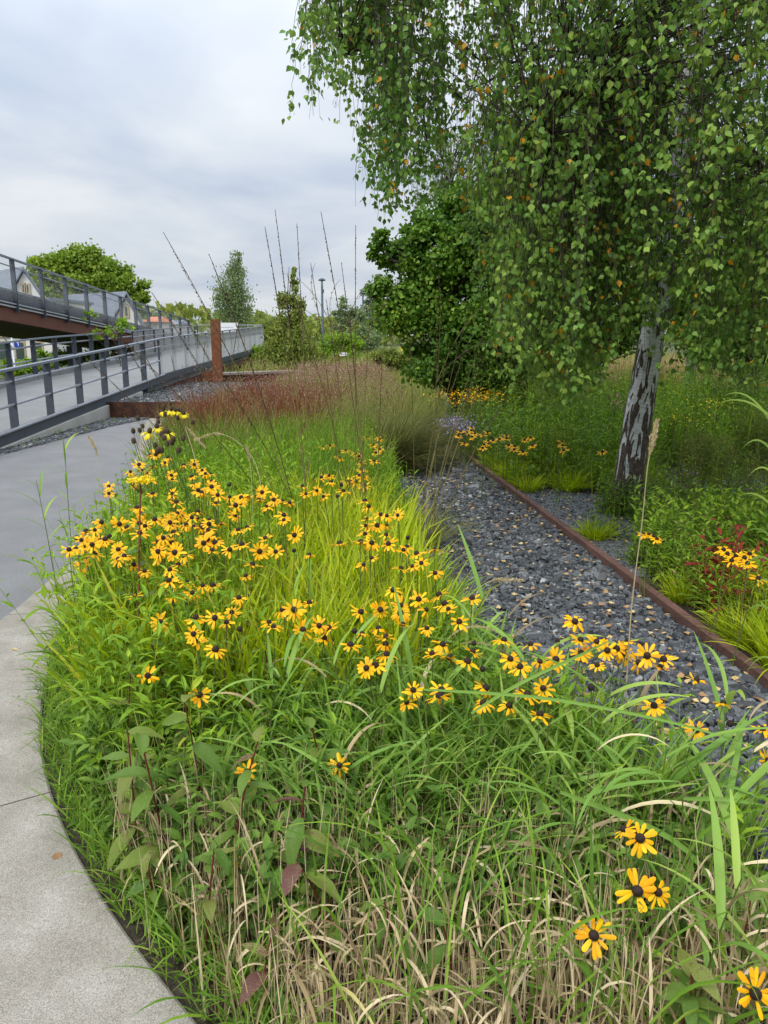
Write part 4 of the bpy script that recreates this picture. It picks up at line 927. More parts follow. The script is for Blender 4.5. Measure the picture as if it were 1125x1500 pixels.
for k in range(8):
    V = LEAF_LANCE[0] * [1, rng.uniform(.22, .34), 1]; leaf_lance_me.append(mesh_np('leaf', V, LEAF_LANCE[1], LEAF_LANCE[2], {'tint': np.full(len(V), rng.uniform(.2, .8))})); leaf_lance_me[-1].materials.append(M['forb'])
def stem_part(o, root, tip, r=.0022, mat='stemgreen', bow=.05, n0=None):
    A = Vector(root); B = Vector(tip); m = (A + B) / 2 + Vector((rng.normal(0, bow), rng.normal(0, bow), .05)) if n0 is None else (A * .35 + B * .65) - Vector(n0) * .06
    P = bez(np.array([tuple(A)]), np.array([tuple(m)]), np.array([tuple(B)]), 7)
    return join_tubes('stem', P, np.linspace(1.25, .75, 7)[None] * r, M[mat], o, 5, tint=rng.uniform(0, 1, 1)), P[0]
def flower(pos, nrm, label, group, kind='mid', scale=1.25, root=None, petals=False, leaves=0, lemon=False, cone=True, stem_mat='stemgreen', name='coneflower', cat='flower'):
    pos = Vector(pos); nrm = Vector(nrm).normalized()
    if root is None: root = Vector((pos.x + rng.normal(0, .05), pos.y + rng.uniform(-.02, .10), 0))
    o = empty(name, root, label, cat, group); TOPS[o] = pos.copy()
    lp = pos - root
    _, P = stem_part(o, (0, 0, 0), lp - nrm * .004, r=.0020 if pos.y < 3.4 else .0026, n0=nrm, mat=stem_mat)
    q = Vector((0, 0, 1)).rotation_difference(nrm) @ Matrix.Rotation(rng.uniform(0, 6.28), 3, 'Z').to_quaternion()
    def put(nm, me):
        c = obj(nm, me, None, o, lp); c.rotation_mode = 'QUATERNION'; c.rotation_quaternion = q; c.scale = (scale,) * 3; return c
    if petals:
        Vs, Qs, At = petal_ring(int(rng.integers(1e6)), {'flat': .22, 'mid': .6, 'droop': 1.1}[kind])
        for V, a_ in zip(Vs, At):
            me = mesh_np('petal', V, Q_P, None, {'tint': a_}, smooth=True); me.materials.append(M['petal']); put('petal', me)
    elif lemon: put('petals', LEMON[rng.integers(4)])
    elif kind: put('petals', RINGS[kind][rng.integers(len(RINGS[kind]))])
    if cone: put('cone', cone2 if (lemon or name == 'seed_head') else cone_me)
    for k in range(leaves):
        i = 1 + k % 5; d = rand_dirs(1, .1, .7)[0]
        c = obj('leaf', leaf_lance_me[rng.integers(8)], None, o, Vector(P[i])); c.rotation_mode = 'QUATERNION'; c.rotation_quaternion = basis(d, (0, 0, 1)).to_quaternion(); c.scale = (rng.uniform(.06, .11),) * 3
    return o
Q_P = petal_geo(.03, .01, .3, 0)[1]

FL = []
def add(lst, ox, oy, s): FL.extend((ox + x / s, oy + y / s) for x, y in lst)
add([(552,430),(605,335),(720,352),(745,490),(885,392),(885,520),(935,430),(990,455),(955,450),(1025,510),(980,545),(930,575),(910,555),(1003,590),(1035,585),(1018,640),(1105,525),(1110,600),(620,580),(748,600),(770,635),(550,705),(520,670),(535,765),(575,785),(635,745),(710,740),(745,780),(870,730),(835,775),(880,787),(928,797),(905,695),(1057,770),(755,825),(690,860),(740,890),(970,865),(1020,890),(995,940),(1110,935),(765,950),(660,970),(825,975),(295,760),(255,810),(172,870),(290,880),(190,915),(92,935),(138,930),(255,960),(180,1030),(345,575),(500,1030),(405,990),(440,975),(570,1070),(785,1030),(748,1090),(540,830),(410,770),(350,850),(405,930),(480,440),(820,400),(640,330),(500,520),(620,410),(740,460),(870,470),(700,380),(590,450),(240,900),(320,870),(720,860),(660,880),(945,890),(1080,950)], 80, 590, 4.327)
add([(5,190),(32,205),(75,245),(25,285),(148,262),(45,325),(75,322),(57,368),(200,335),(140,340),(198,370),(240,335),(316,305),(298,350),(345,385),(380,345),(425,358),(465,365),(165,435),(90,490),(20,515),(15,565),(50,560),(70,595),(142,620),(203,595),(182,515),(335,560),(390,630),(300,630),(225,768),(260,705),(45,820),(188,888),(555,315),(535,275),(615,295),(655,330),(730,330),(750,265),(695,250),(760,300),(575,650),(740,590),(495,540),(490,625),(435,460),(855,580),(915,585),(920,670),(870,705),(1035,845),(1060,430),(1000,435),(965,430),(1000,490),(995,540),(890,455),(880,355),(900,385),(885,490),(945,490),(880,535),(1115,555),(1110,605),(1090,625),(1075,725),(1010,590)], 300, 640, 3.75)
add([(60,30),(120,65),(305,33),(272,80),(350,127),(380,185),(277,205),(358,243),(68,200),(400,325),(505,322),(205,343),(598,290),(570,348),(640,385),(638,222),(676,92),(390,408),(410,450),(507,497),(440,145),(495,145),(880,280),(942,275),(802,347),(828,372),(1080,362),(985,385),(1105,435),(1025,240),(138,638),(423,733)], 180, 820, 3.75)
add([(512,152),(493,175),(565,195),(660,172),(590,245),(475,275),(540,265),(665,300),(435,395),(475,475),(475,520),(255,515),(360,500),(575,445),(612,503),(720,470),(740,500),(690,420),(868,440),(797,570),(487,585),(355,607),(265,635),(225,620),(28,590),(85,605),(198,697),(392,693),(395,655),(400,750),(60,665),(340,810),(290,820),(705,693),(650,745),(740,770),(878,685),(870,733),(840,787),(930,830),(620,605),(700,945),(545,945),(510,1010),(690,980)], 460, 760, 3.75)
add([(100,155),(205,172),(375,83),(308,158),(397,155),(458,162),(500,193),(400,205),(580,158),(560,205),(537,188),(125,228),(165,260),(240,240),(300,228),(463,252),(618,240),(657,213),(720,230),(707,258),(847,310),(683,410),(190,367),(255,340),(280,385),(120,410),(440,340),(950,400),(975,480),(1105,500),(845,500),(27,340),(1120,620),(20,400),(240,445)], 700, 880, 2.647)
pts = []
for p in FL:
    if all((p[0] - q_[0]) ** 2 + (p[1] - q_[1]) ** 2 > 20 for q_ in pts): pts.append(p)
def zflow(px, py): return float(np.interp(py, [600, 700, 800, 880, 960, 1040, 1100], [.90, .85, .76, .66, .60, .50, .46]))
NEARF = [(937, 1228, .44, 'flat', (.0, -.75, .66), 'black eyed yellow flower in thin foliage, highest of the near ones at lower right', 1.25),
         (915, 1216, .43, 'mid', (-.6, .3, .8), 'half hidden yellow flower behind the highest near one at lower right', .95),
         (933, 1305, .40, 'flat', (.0, -.85, .55), 'fully open large yellow flower facing outward, front one of the close pair at lower right', 1.35),
         (962, 1307, .385, 'flat', (.5, -.6, .6), 'smaller yellow flower tucked behind the right petals of the large open one', 1.05),
         (870, 1370, .36, 'flat', (-.3, -.75, .6), 'yellow flower crossed by a green reed blade at the lower right', 1.2),
         (1105, 1455, .32, 'flat', (.05, -.85, .5), 'yellow flower cut off near the bottom right corner', 1.3),
         (362, 1130, .36, 'flat', (-.1, -.85, .5), 'small yellow flower low among dark leaves, left one of the low pair', .98),
         (497, 1121, .37, 'flat', (.2, -.8, .6), 'small yellow flower low among straw beside purple leaves', .98),
         (352, 1263, .22, 'mid', (.4, -.7, .6), 'tiny half opened yellow bloom deep in the dry stalks', .5),
         (292, 1018, .48, 'flat', (.35, -.65, .7), 'single yellow flower below the left cluster above purple leaves', 1.15),
         (217, 990, .52, 'mid', (-.1, -.7, .6), 'single yellow flower beside the dark red stalk', 1.1)]
for (px, py, z_, kd, nr, lb, sc) in NEARF:
    p = at(px, py, z=z_); flower(p, nr, lb, 'yellow black eyed flowers', kd, sc, petals=sc > .7, leaves=3, root=Vector((p.x + rng.normal(0, .02), p.y + .05, 0)))
SPECIAL = {(345, 887): 'open yellow flower above the lime grass right of the left cluster', (281, 870): 'largest yellow flower in the left cluster, standing highest beside goldenrod', (235, 911): 'small open yellow flower alone at the left of the cluster', (313, 953): 'lowest yellow flower under the left cluster',
           (107, 873): 'single yellow flower hanging over the concrete kerb', (576, 864): 'tilted yellow flower with round face above the middle lime grass', (691, 880): 'yellow flower leaning over the slate track beside the reed',
           (842, 911): 'yellow flower standing above the row in front of the slate track', (1020, 997): 'lone yellow flower over slate near the right edge', (958, 1035): 'yellow flower crossed by a long blade over the slate', (1117, 1069): 'yellow flower at the right picture edge over the slate',
           (101, 806): 'leftmost yellow flower reaching over the path', (359, 846): 'tilted yellow flower inside the lime grass', (636, 806): 'single yellow flower leaning over slate at mid track'}
used = set()
base_n = len(pts)
for i in range(70):
    p_ = pts[rng.integers(base_n)]
    if p_[0] > 500 or p_[1] > 850: continue
    pts.append((p_[0] + rng.normal(0, 14), p_[1] + rng.normal(0, 7)))
for (px, py) in pts:
    if any(abs(px - a[0]) + abs(py - a[1]) < 9 for a in NEARF): continue
    z_ = zflow(px, py) + rng.normal(0, .015); p = at(px, py, z=z_)
    lb = None
    for k_, v_ in SPECIAL.items():
        if k_ not in used and abs(px - k_[0]) + abs(py - k_[1]) < 9: lb = v_; used.add(k_); break
    if rng.uniform() < .07 and lb is None: kd_none = True
    else: kd_none = False
    if lb is None:
        if px > 700 and py > 880: gname = 'yellow flower in the crowded row in front of the slate track'
        elif px > 540 and py > 850: gname = 'yellow flower in the thick bunch between lime grass and slate'
        elif px > 540: gname = 'yellow flower where the lime grass meets the slate track'
        elif py > 850: gname = 'yellow flower in the loose bunch above the dark leaves at left'
        elif px < 170: gname = 'yellow flower at the outer left fringe over the path'
        elif px > 420: gname = 'yellow flower between the tall thin stems behind the lime grass'
        elif py > 760: gname = 'yellow flower in the dense mass around the red stalk'
        elif px < 270: gname = 'yellow flower in the upper left mass next to the asphalt'
        else: gname = 'yellow flower at the back of the mass below the red grasses'
        lb = gname; grp = gname.replace('yellow flower', 'yellow flowers')
    else: grp = 'yellow black eyed flowers'
    tilt = Vector((rng.normal(0, .3), rng.normal(-.12, .3), 1)); kd = ['mid', 'droop', 'mid', 'droop', 'flat'][rng.integers(5)]
    if rng.uniform() < .14: tilt = Vector((rng.normal(0, .5), -.9, .6)); kd = 'flat'
    if kd_none: kd = None; lb = lb.replace('yellow flower', 'petal less dark flower head'); grp = lb
    off = Vector((rng.normal(0, .04), rng.uniform(0, .1), 0))
    if px > 700 and py > 880: off = Vector((rng.uniform(-.1, .02), rng.uniform(-.10, .05), 0))
    flower(p, tilt, lb, grp, kd, rng.uniform(.9, 1.28), root=Vector((p.x + off.x, p.y + off.y, 0)), leaves=2 if py > 850 else 0)
# small yellow daisies farther back
back = []
for x, y in [(690,50),(650,55),(775,75),(830,95),(860,145),(860,180),(930,135),(940,90),(960,70),(925,45),(960,12),(890,5),(850,215),(830,250),(870,225),(680,215),(880,270),(780,245),(740,115),(800,250),(845,110),(640,225)]: back.append((300 + x / 3.75, 640 + y / 3.75))
for (px, py) in back:
    p = at(px, py, z=.62); flower(p, (rng.normal(0, .2), -.3, 1), 'small yellow flower in the vertical spray beside the green tuft', 'small yellow flowers in the spray beside the tuft', 'mid', 1.5)
# seed heads and lemon coneflowers at the path end of the mass
for x, y in [(530,110),(560,160),(543,185),(505,255),(700,85),(655,130),(785,105),(875,135),(680,210),(700,190),(695,235),(755,245),(815,235),(745,265),(712,275),(640,285),(785,315),(650,320),(677,315),(735,15),(655,105),(690,40),(500,190)]:
    px, py = 80 + x / 4.327, 590 + y / 4.327; p = at(px, py, z=1.0 + rng.normal(0, .02))
    flower(p, (rng.normal(0, .15), rng.normal(0, .15), 1), 'brown spent seed head above the path end of the flower mass', 'brown seed heads at the path end', None, 1.6, root=Vector((p.x + rng.uniform(.1, .4), p.y + rng.uniform(0, .2), 0)), name='seed_head', cat='seed head')
for x, y in [(600,190),(650,160),(690,55),(740,50),(765,55),(790,55),(820,75),(720,195),(755,45),(805,60)]:
    px, py = 80 + x / 4.327, 590 + y / 4.327; p = at(px, py, z=1.0 + rng.normal(0, .02))
    flower(p, (rng.normal(0, .15), rng.normal(-.1, .15), 1), 'lemon yellow flower with hanging petals above the seed heads', 'lemon yellow flowers with hanging petals', 'mid', 1.7, lemon=True, root=Vector((p.x + rng.uniform(.05, .3), p.y + rng.uniform(0, .2), 0)), name='prairie_coneflower')
# flowers on the right bed
for i, (px, py) in enumerate([(1065,812),(1078,815),(1090,818),(1098,812),(1072,822),(1095,826),(1110,848),(1060,806)]):
    p = at(px, py, z=.50); flower(p, (rng.normal(0, .2), -.3, 1), 'yellow flower in the small bunch beside the crimson plant', 'yellow flowers beside the crimson plant', 'mid', 1.3)
for i, (px, py) in enumerate([(943,783),(950,784),(957,786),(962,790)]):
    p = at(px, py, z=.42); flower(p, (rng.normal(0, .2), -.3, 1), 'small yellow flower in the short bunch right of the straw stalk', 'yellow flowers right of the straw stalk', 'mid', 1.2)
for i, (x, y) in enumerate([(135,430),(150,400),(190,405),(220,375),(225,435),(175,475),(240,415),(215,395),(290,420),(325,460),(300,485),(325,480),(290,505),(355,458),(395,450),(420,440),(440,425),(440,445),(455,490),(495,495),(490,515),(555,455),(595,440),(545,530),(790,465),(795,490),(805,520),(1050,530),(605,490),(320,405)]):
    px, py = 640 + x / 4.327, 540 + y / 4.327; p = at(px, py, z=.55)
    flower(p, (rng.normal(0, .2), -.2, 1), 'small yellow flower in the far bunches right of the rusty edging', 'small yellow flowers right of the edging', 'mid', 1.5)

# ------------------------------------------------------------------ ground cover and grasses
def grass(name, P, L, W, th=(.05, .5), cv=(.3, 1.3), mat='green', segs=5, fold=0, tint=None, prof='blade', parent=None, label=None, yaw=None):
    n = len(P); th0 = np.abs(rng.uniform(*th, n)); c = rng.uniform(*cv, n); yaw = rng.uniform(0, 2 * PI, n) if yaw is None else yaw
    V, Q, al, ctr = blades_np(P, yaw, th0, L, W, c, segs, fold, prof=prof)
    tint = np.clip(rng.beta(2, 2, n), 0, 1) if tint is None else tint
    m = (segs + 1) * (3 if fold else 2)
    o = obj(name, mesh_np(name, V, Q, None, {'tint': np.repeat(tint, m), 'along': al}, smooth=bool(fold)), M[mat] if isinstance(mat, str) else mat, parent, kind='stuff')
    if label: tag(o, label, 'grass')
    return o, ctr
def U(a, b, n): return rng.uniform(a, b, n)
def forbs(name, xy, h, nper, leaf, wid, mat, parent=None, label=None, lean=.15, z0=.1, stem_r=.002, cat='plants', stemmat='stemgreen', up=.35):
    """leafy stems: stem tubes + lance leaves, joined"""
    n = len(xy); hh = h * rng.uniform(.7, 1.1, n) * (np.array([1 + 1.1 * mnoise.noise((a_ * 1.4, b_ * 1.4, 11.)) for a_, b_ in xy]) if parent is None and h > .3 and n and xy[:, 0].max() > 2.5 else 1); A = np.c_[xy, np.zeros(n)]; B = A + np.c_[rng.normal(0, lean, (n, 2)) * hh[:, None], hh]
    Mi = (A + B) / 2 + np.c_[rng.normal(0, .03, (n, 2)), np.zeros(n)]
    P = bez(A, Mi, B, 5); V, Q = tube_np(P, np.linspace(1, .5, 5)[None] * np.full((n, 1), stem_r), 3)
    tn_ = rng.uniform(0, 1, n)
    obj(name + '_stems', mesh_np(name + '_stems', V, Q, None, {'tint': np.repeat(tn_, 15)}), M[stemmat], parent, kind='stuff') if parent else None
    t = np.tile(np.linspace(z0, 1, nper), n) + rng.normal(0, .03, n * nper); t = np.clip(t, 0, 1)[:, None]; i = np.repeat(np.arange(n), nper)
    LPp = (1 - t) ** 2 * A[i] + 2 * t * (1 - t) * Mi[i] + t * t * B[i]
    a_ = np.tile(np.arange(nper) * 2.4, n) + np.repeat(rng.uniform(0, 6.28, n), nper); X = np.stack([np.cos(a_), np.sin(a_), rng.normal(up, .3, len(a_)) + t[:, 0] * .4], 1)
    sz_ = leaf * rng.uniform(.6, 1.2, len(a_)) * (1.1 - .55 * t[:, 0])
    tint = np.clip(.5 * rng.beta(2, 2, len(a_)) + .5 * np.repeat(tn_, nper), 0, 1)
    V2, Q2, T2 = scatter_np(*LEAF_LANCE, LPp, X, np.tile([0, 0, 1.0], (len(a_), 1)) + rng.normal(0, .25, (len(a_), 3)), sz_, wid=sz_ * wid)
    if parent is None:
        Vn = np.r_[V, V2]; o = obj(name, mesh_np(name, Vn, np.r_[Q, Q2 + len(V)], T2 + len(V), {'tint': np.r_[np.repeat(tn_, 15), np.repeat(tint, 8)]}), M[mat], None, kind='stuff')
        if label: tag(o, label, cat)
    else: o = obj(name, mesh_np(name, V2, Q2, T2, {'tint': np.repeat(tint, 8)}), M[mat], parent, kind='stuff')
    return o
def inb(xy, f): return xy[f(xy[:, 0], xy[:, 1])]
def kdist(x, y):
    return np.min(np.hypot(x[:, None] - kin[None, :, 0], y[:, None] - kin[None, :, 1]), 1)
B_ = lambda n, f, md=.12: sample_poly(bed, n, lambda x, y: f(x, y).astype(float) * (kdist(x, y) > md))

# straw litter and dead stalks at the front edge
q = B_(2900, lambda x, y: (y < 2.45) & (y > 1.25) & (x < 1.0) & (x > -.85), .07); n = len(q)
straw_front, _ = grass('dry_stalks', np.c_[q, np.zeros(n)], U(.12, .44, n), U(.003, .0075, n), (0, .2), (-.05, .2), 'straw', 4, prof='stem', tint=rng.beta(2, 2, n), label='upright dead straw stalks along the front of the bed')
q = B_(1900, lambda x, y: (y < 2.4) & (y > 1.25) & (x < .95) & (x > -.7)); n = len(q)
grass('dry_leaves', np.c_[q, U(.02, .26, n)], U(.08, .24, n), U(.005, .012, n), (.0, 1.2), (.4, 4.4), 'straw', 8, fold=.4, prof='reed', label='curled dry straw leaves at the front of the bed')
q = B_(3000, lambda x, y: (y < 3.2) & (y > 1.0)); n = len(q)
grass('straw_litter', np.c_[q, U(.01, .05, n)], U(.05, .2, n), U(.002, .005, n), (1.2, 1.6), (-.1, .3), 'straw', 3, label='flat straw litter lying on the soil')
# fresh green grass, near
def near_d(x, y):
    d = np.where(y < 1.9, .12, np.where(y < 2.15, .4, 1.0)) * (y < 3.6) * (y > 1.2) * (kdist(x, y) > .16)
    d = d * np.where((x < -.2) & (y > 1.75) & (y < 2.8), .15, 1)
    return d * np.where((x > .55) & (y > 2.15), .25, 1.0)
q = sample_poly(bed, 8000, near_d); n = len(q)
grass('green_grass', np.c_[q, U(0, .26, n)], U(.18, .40, n), U(.0045, .010, n), (.05, .75), (.3, 1.5), 'green', 6, fold=.3, label='tangled fresh green grass across the near bed')
q = sample_poly(bed, 4200, lambda x, y: ((y > 2.0) & (y < 3.8) & (x > -.5)).astype(float) * np.where((x > .5) & (y > 2.2), .2, 1)); n = len(q)
grass('tall_green_grass', np.c_[q, U(.05, .3, n)], U(.2, .36, n), U(.008, .016, n), (.2, 1.0), (.2, 1.0), 'reedleaf', 6, fold=.3, label='taller green grass blades in the middle of the near bed')
# low green edge along the kerb
q = B_(4500, lambda x, y: (np.interp(y, kin[:, 1], kin[:, 0]) > x - .22) & (y < 5.5), .02); n = len(q)
grass('edge_grass', np.c_[q, U(0, .05, n)], U(.06, .21, n), U(.003, .007, n), (.05, .8), (.2, 1.2), 'green', 5, label='short grass fringe along the concrete kerb')
q = B_(230, lambda x, y: (np.interp(y, kin[:, 1], kin[:, 0]) > x - .24) & (y < 4.6), .05); forbs('edge_weeds', q, .15, 7, .04, .4, 'forbdark', label='small leafy weeds in the grass fringe by the kerb')
# rudbeckia foliage on the left
q = B_(1900, lambda x, y: (y > 2.35) & (y < 7.0) & (x < -.55 + .0 * y), .16); forbs('flower_foliage', q, .68, 11, .12, .24, 'forb', label='leafy green foliage of the yellow flowers at left', z0=.15)
q = B_(1100, lambda x, y: (y > 2.2) & (y < 4.2) & (x > -.75) & (x < .9)); forbs('middle_foliage', q, .46, 10, .11, .24, 'forb', label='leafy green foliage under the middle flowers', z0=.1)
q = sample_poly([(.45, 2.2), (.4, 2.85), (.7, 2.8), (1.0, 2.45), (1.25, 1.9), (.9, 1.8)], 75); forbs('right_foliage', q, .40, 9, .10, .26, 'forb', label='leafy foliage under the right row of flowers')
q = B_(900, lambda x, y: (y > 1.7) & (y < 2.6) & (x < .9)); forbs('low_dark_foliage', q, .30, 7, .09, .45, 'forbdark', label='dark leaves low between the dry stalks')
# lime grass in the middle
lp_ = [(-1.1, 2.75), (-1.25, 3.9), (-.8, 5.4), (-.15, 5.6), (.10, 4.9), (.20, 3.6), (.28, 3.15), (.1, 2.6), (-.5, 2.5)]
q = sample_poly(lp_, 8500); n = len(q)
grass('lime_grass', np.c_[q, U(0, .28, n)], U(.32, .56, n), U(.009, .019, n), (.05, .5), (.1, .8), 'lime', 6, fold=.3, tint=rng.beta(2.4, 1.8, n), label='bright yellow green grass in the middle of the bed')
q = B_(1500, lambda x, y: (y > 2.6) & (y < 6.5) & (x < -.6)); n = len(q)
grass('mixed_lime_grass', np.c_[q, U(.1, .35, n)], U(.25, .5, n), U(.004, .009, n), (.05, .5), (.1, .9), 'lime', 5, label='yellow green blades among the left flowers')
q = sample_poly(bed, 500, lambda x, y: ((x > -.3) & (x < .35) & (y > 5.0) & (y < 7.4)).astype(float)); forbs('willow_herb', q, .62, 16, .09, .2, 'forb', label='bright leafy green plants in front of the tuft', lean=.1)
q = B_(500, lambda x, y: (x > -1.2) & (x < -.1) & (y > 6.2) & (y < 9)); forbs('green_forbs', q, .75, 16, .06, .2, 'forb', label='fine leafed green plants with tiny pink flowers', lean=.06)

# tall lines of grass behind
q = B_(9000, lambda x, y: (y > 5.6) & (y < 9.0) & (x < -.3)); n = len(q)
grass('meadow_front', np.c_[q, U(0, .2, n)], U(.4, .75, n), U(.004, .008, n), (.02, .35), (.1, .7), 'green', 5, tint=rng.beta(2.4, 2, n), label='green yellow grass in front of the red grasses')
def redd(x, y): return ((y > 7.2) & (y < 15.0) & (x < -.7) & (x > -2.35 - (y - 7) * .09)).astype(float) * np.where(x > -1.3, .55, 1) * np.interp(y, [7, 10, 15], [1, .8, .35])
q = sample_poly(bed, 9500, redd); n = len(q)
hv_ = np.array([.82 + .5 * mnoise.noise((a_ * 1.3, b_ * .7, 4.0)) for a_, b_ in q])
grass('red_grass', np.c_[q, U(0, .15, n)], U(.5, 1.0, n) * hv_, U(.0045, .009, n) * np.interp(q[:, 1], [7, 15], [1, 1.5]), (.0, .3), (.05, .6), 'redgrass', 4, label='red brown switch grass in the middle distance')
q = sample_poly(bed, 15000, redd); n = len(q)
hv_ = np.array([.82 + .5 * mnoise.noise((a_ * 1.3, b_ * .7, 4.0)) for a_, b_ in q])
leaf_mesh('red_panicles', LEAF_RHOMB, np.c_[q, np.clip(rng.normal(.88, .18, n) * hv_, .3, 1.25)], rand_dirs(n), rand_dirs(n), U(.008, .016, n) * np.interp(q[:, 1], [7, 15], [.9, 1.6]), U(0, 1, n), M['haze_red'], bpy.data.objects['red_grass'])
q = B_(2600, lambda x, y: (y > 9.5) & (y < 15.2) & (x < -2.0)); n = len(q)
grass('low_path_grass', np.c_[q, np.zeros(n)], U(.2, .5, n), U(.005, .010, n), (.0, .4), (.1, .7), 'olive', 4, label='low thin grass between the path end and the red grasses')
q = sample_poly(bed, 2600, redd); n = len(q)
grass('mixed_tan_grass', np.c_[q, U(0, .15, n)], U(.5, .95, n), U(.004, .009, n), (.0, .35), (.1, .7), 'olive', 4, label='olive and tan blades mixed through the red grasses')
q = sample_poly(bed, 22000, lambda x, y: ((y > 7.5) & (y < 25) & ((x > -1.0 - (y > 15.5) * 4))).astype(float) * np.where(y < 13, 1, .6)); n = len(q)
grass('olive_meadow', np.c_[q, U(0, .15, n)], U(.35, .7, n), U(.005, .009, n) * np.interp(q[:, 1], [7, 24], [1, 2.4]), (.0, .4), (.1, .8), 'olive', 4, label='olive and straw coloured meadow grass behind the red grasses')
q = sample_poly(bed, 22000, lambda x, y: ((y > 9) & (y < 25) & (x > -1.6 - (y > 15.5) * 4)).astype(float)); n = len(q)
leaf_mesh('meadow_panicles', LEAF_RHOMB, np.c_[q, np.clip(rng.normal(.62, .13, n), .3, 1.0)], rand_dirs(n), rand_dirs(n), U(.01, .018, n) * np.interp(q[:, 1], [8, 24], [.9, 2.2]), U(.2, 1, n), M['haze_red'], bpy.data.objects['olive_meadow'])
# grass over the far end of the track
q = rng.uniform([-.4, 14.5], [1.2, 27], (7000, 2)); n = len(q)
grass('far_meadow', np.c_[q, np.zeros(n)], U(.3, .8, n), U(.008, .018, n), (0, .4), (.1, .7), 'olive', 4, label='grass closing over the far end of the slate track')
q = rng.uniform([-14, 25], [16, 46], (26000, 2)); q = q[~((q[:, 0] < -5.3) & (q[:, 1] < 39))]; n = len(q)
grass('distant_meadow', np.c_[q, np.zeros(n)], U(.4, 1.0, n), U(.02, .05, n), (0, .5), (.1, .7), 'olive', 3, label='rough grass beyond the low wall')

def tuft(xy, name, label, n, L, W, mat, th=(.05, .9), cv=(.4, 1.3), rad=.12, segs=6, cat='grass clump', group=None, tintb=(2, 2), prof='blade'):
    o = empty(name, (xy[0], xy[1], 0), label, cat, group)
    a_ = U(0, 2 * PI, n); r_ = rad * np.sqrt(U(0, 1, n)); P = np.stack([np.cos(a_) * r_, np.sin(a_) * r_, np.zeros(n)], 1)
    grass('blades', P, L * U(.6, 1.1, n), np.full(n, W) * U(.7, 1.2, n), th, cv, mat, segs, parent=o, yaw=a_ + rng.normal(0, .5, n), tint=rng.beta(*tintb, n), prof=prof)
    return o
# fountain tufts by the track
tuft((.10, 9.2), 'moor_grass', 'dense rounded tuft of fine green brown grass beside the slate track', 4200, .95, .0045, 'moor', (.05, 1.0), (.5, 1.4), .2)
tuft((.0, 9.5), 'moor_grass', 'second fine tuft just behind the rounded one', 1500, .85, .0045, 'olive', (.05, .9), (.5, 1.3), .2)
tuft((-.75, 10.6), 'moor_grass', 'hazy pinkish tuft behind the green plants', 2200, 1.0, .005, 'olive', (.05, .8), (.4, 1.2), .25)
tuft((.25, 11.6), 'moor_grass', 'airy brownish tuft beyond the rounded one', 2200, .95, .006, 'olive', (.05, .9), (.4, 1.2), .25)

# tall thin culms with seed spikes: each clump is one plant, each culm a part
def culm(o, base, tip, tint, r=.0030, spike=.34, side=True):
    A = np.array(base) - np.array(o.location); B = np.array(tip) - np.array(o.location); m = (A + B) / 2 + np.array([(A[0] - B[0]) * .10, 0, .12])
    P = bez(A[None], m[None], B[None], 10); c = join_tubes('culm', P, np.linspace(1.3, .5, 10)[None] * r, M['molinia'], o, 4, tint=np.array([tint]))
    d = P[0][-1] - P[0][-4]; L = np.linalg.norm(B - A) * spike; d /= np.linalg.norm(d)
    n = int(L / .0055); t = U(0, 1, n) ** .8; pos = P[0][-1] - d * (t * L)[:, None]; X = d + rand_dirs(n) * .45
    leaf_mesh('seed_spike', LEAF_RHOMB, pos, X, rand_dirs(n), U(.008, .016, n), U(0, 1, n), M['spike'], c, kind=None, wid=U(.005, .008, n))
def clump(bx, by, tips, label, leafn=260):
    o = empty('moor_grass', (bx, by, 0), label, 'grass clump', 'tall thin stemmed moor grasses')
    for (px, py, y) in tips:
        t = at(px, py, y=y); culm(o, (bx + rng.normal(0, .05), by + rng.normal(0, .05), .05), (t.x, t.y, t.z), rng.uniform())
    n = leafn; a_ = U(0, 2 * PI, n); P = np.stack([np.cos(a_) * .06, np.sin(a_) * .06, np.zeros(n)], 1)
    grass('blades', P, U(.3, .6, n), np.full(n, .004), (.1, .8), (.3, 1.2), 'olive', 5, parent=o, yaw=a_)
    return o
clump(-.42, 4.7, [(239, 340, 4.5), (306, 372, 4.6), (222, 428, 4.4), (257, 442, 4.5), (388, 332, 4.6), (403, 307, 4.7), (435, 328, 4.8), (362, 520, 4.4), (150, 470, 4.2), (330, 560, 4.3)], 'tall thin grass stems rising from the lime grass into the sky, left fan')
clump(-.12, 4.9, [(470, 310, 4.9), (521, 330, 4.8), (455, 385, 5.0), (500, 385, 5.1), (545, 408, 5.0), (478, 440, 5.1), (420, 400, 5.0), (560, 520, 4.9), (512, 460, 4.8)], 'tall thin grass stems in the middle, central fan')
clump(.30, 5.7, [(735, 418, 5.9), (700, 460, 5.8), (690, 440, 5.9), (660, 500, 5.7), (720, 500, 5.9), (745, 470, 6.0), (640, 470, 5.8), (600, 480, 5.7), (705, 520, 5.8), (760, 560, 6.0)], 'thin dark stems leaning right over the slate track')
clump(-1.5, 6.6, [(200, 500, 6.2), (160, 470, 6.0), (120, 520, 6.0), (250, 520, 6.4), (300, 500, 6.5), (350, 470, 6.6), (270, 540, 6.4)], 'sparse dark stems leaning left in front of the ramp railing')
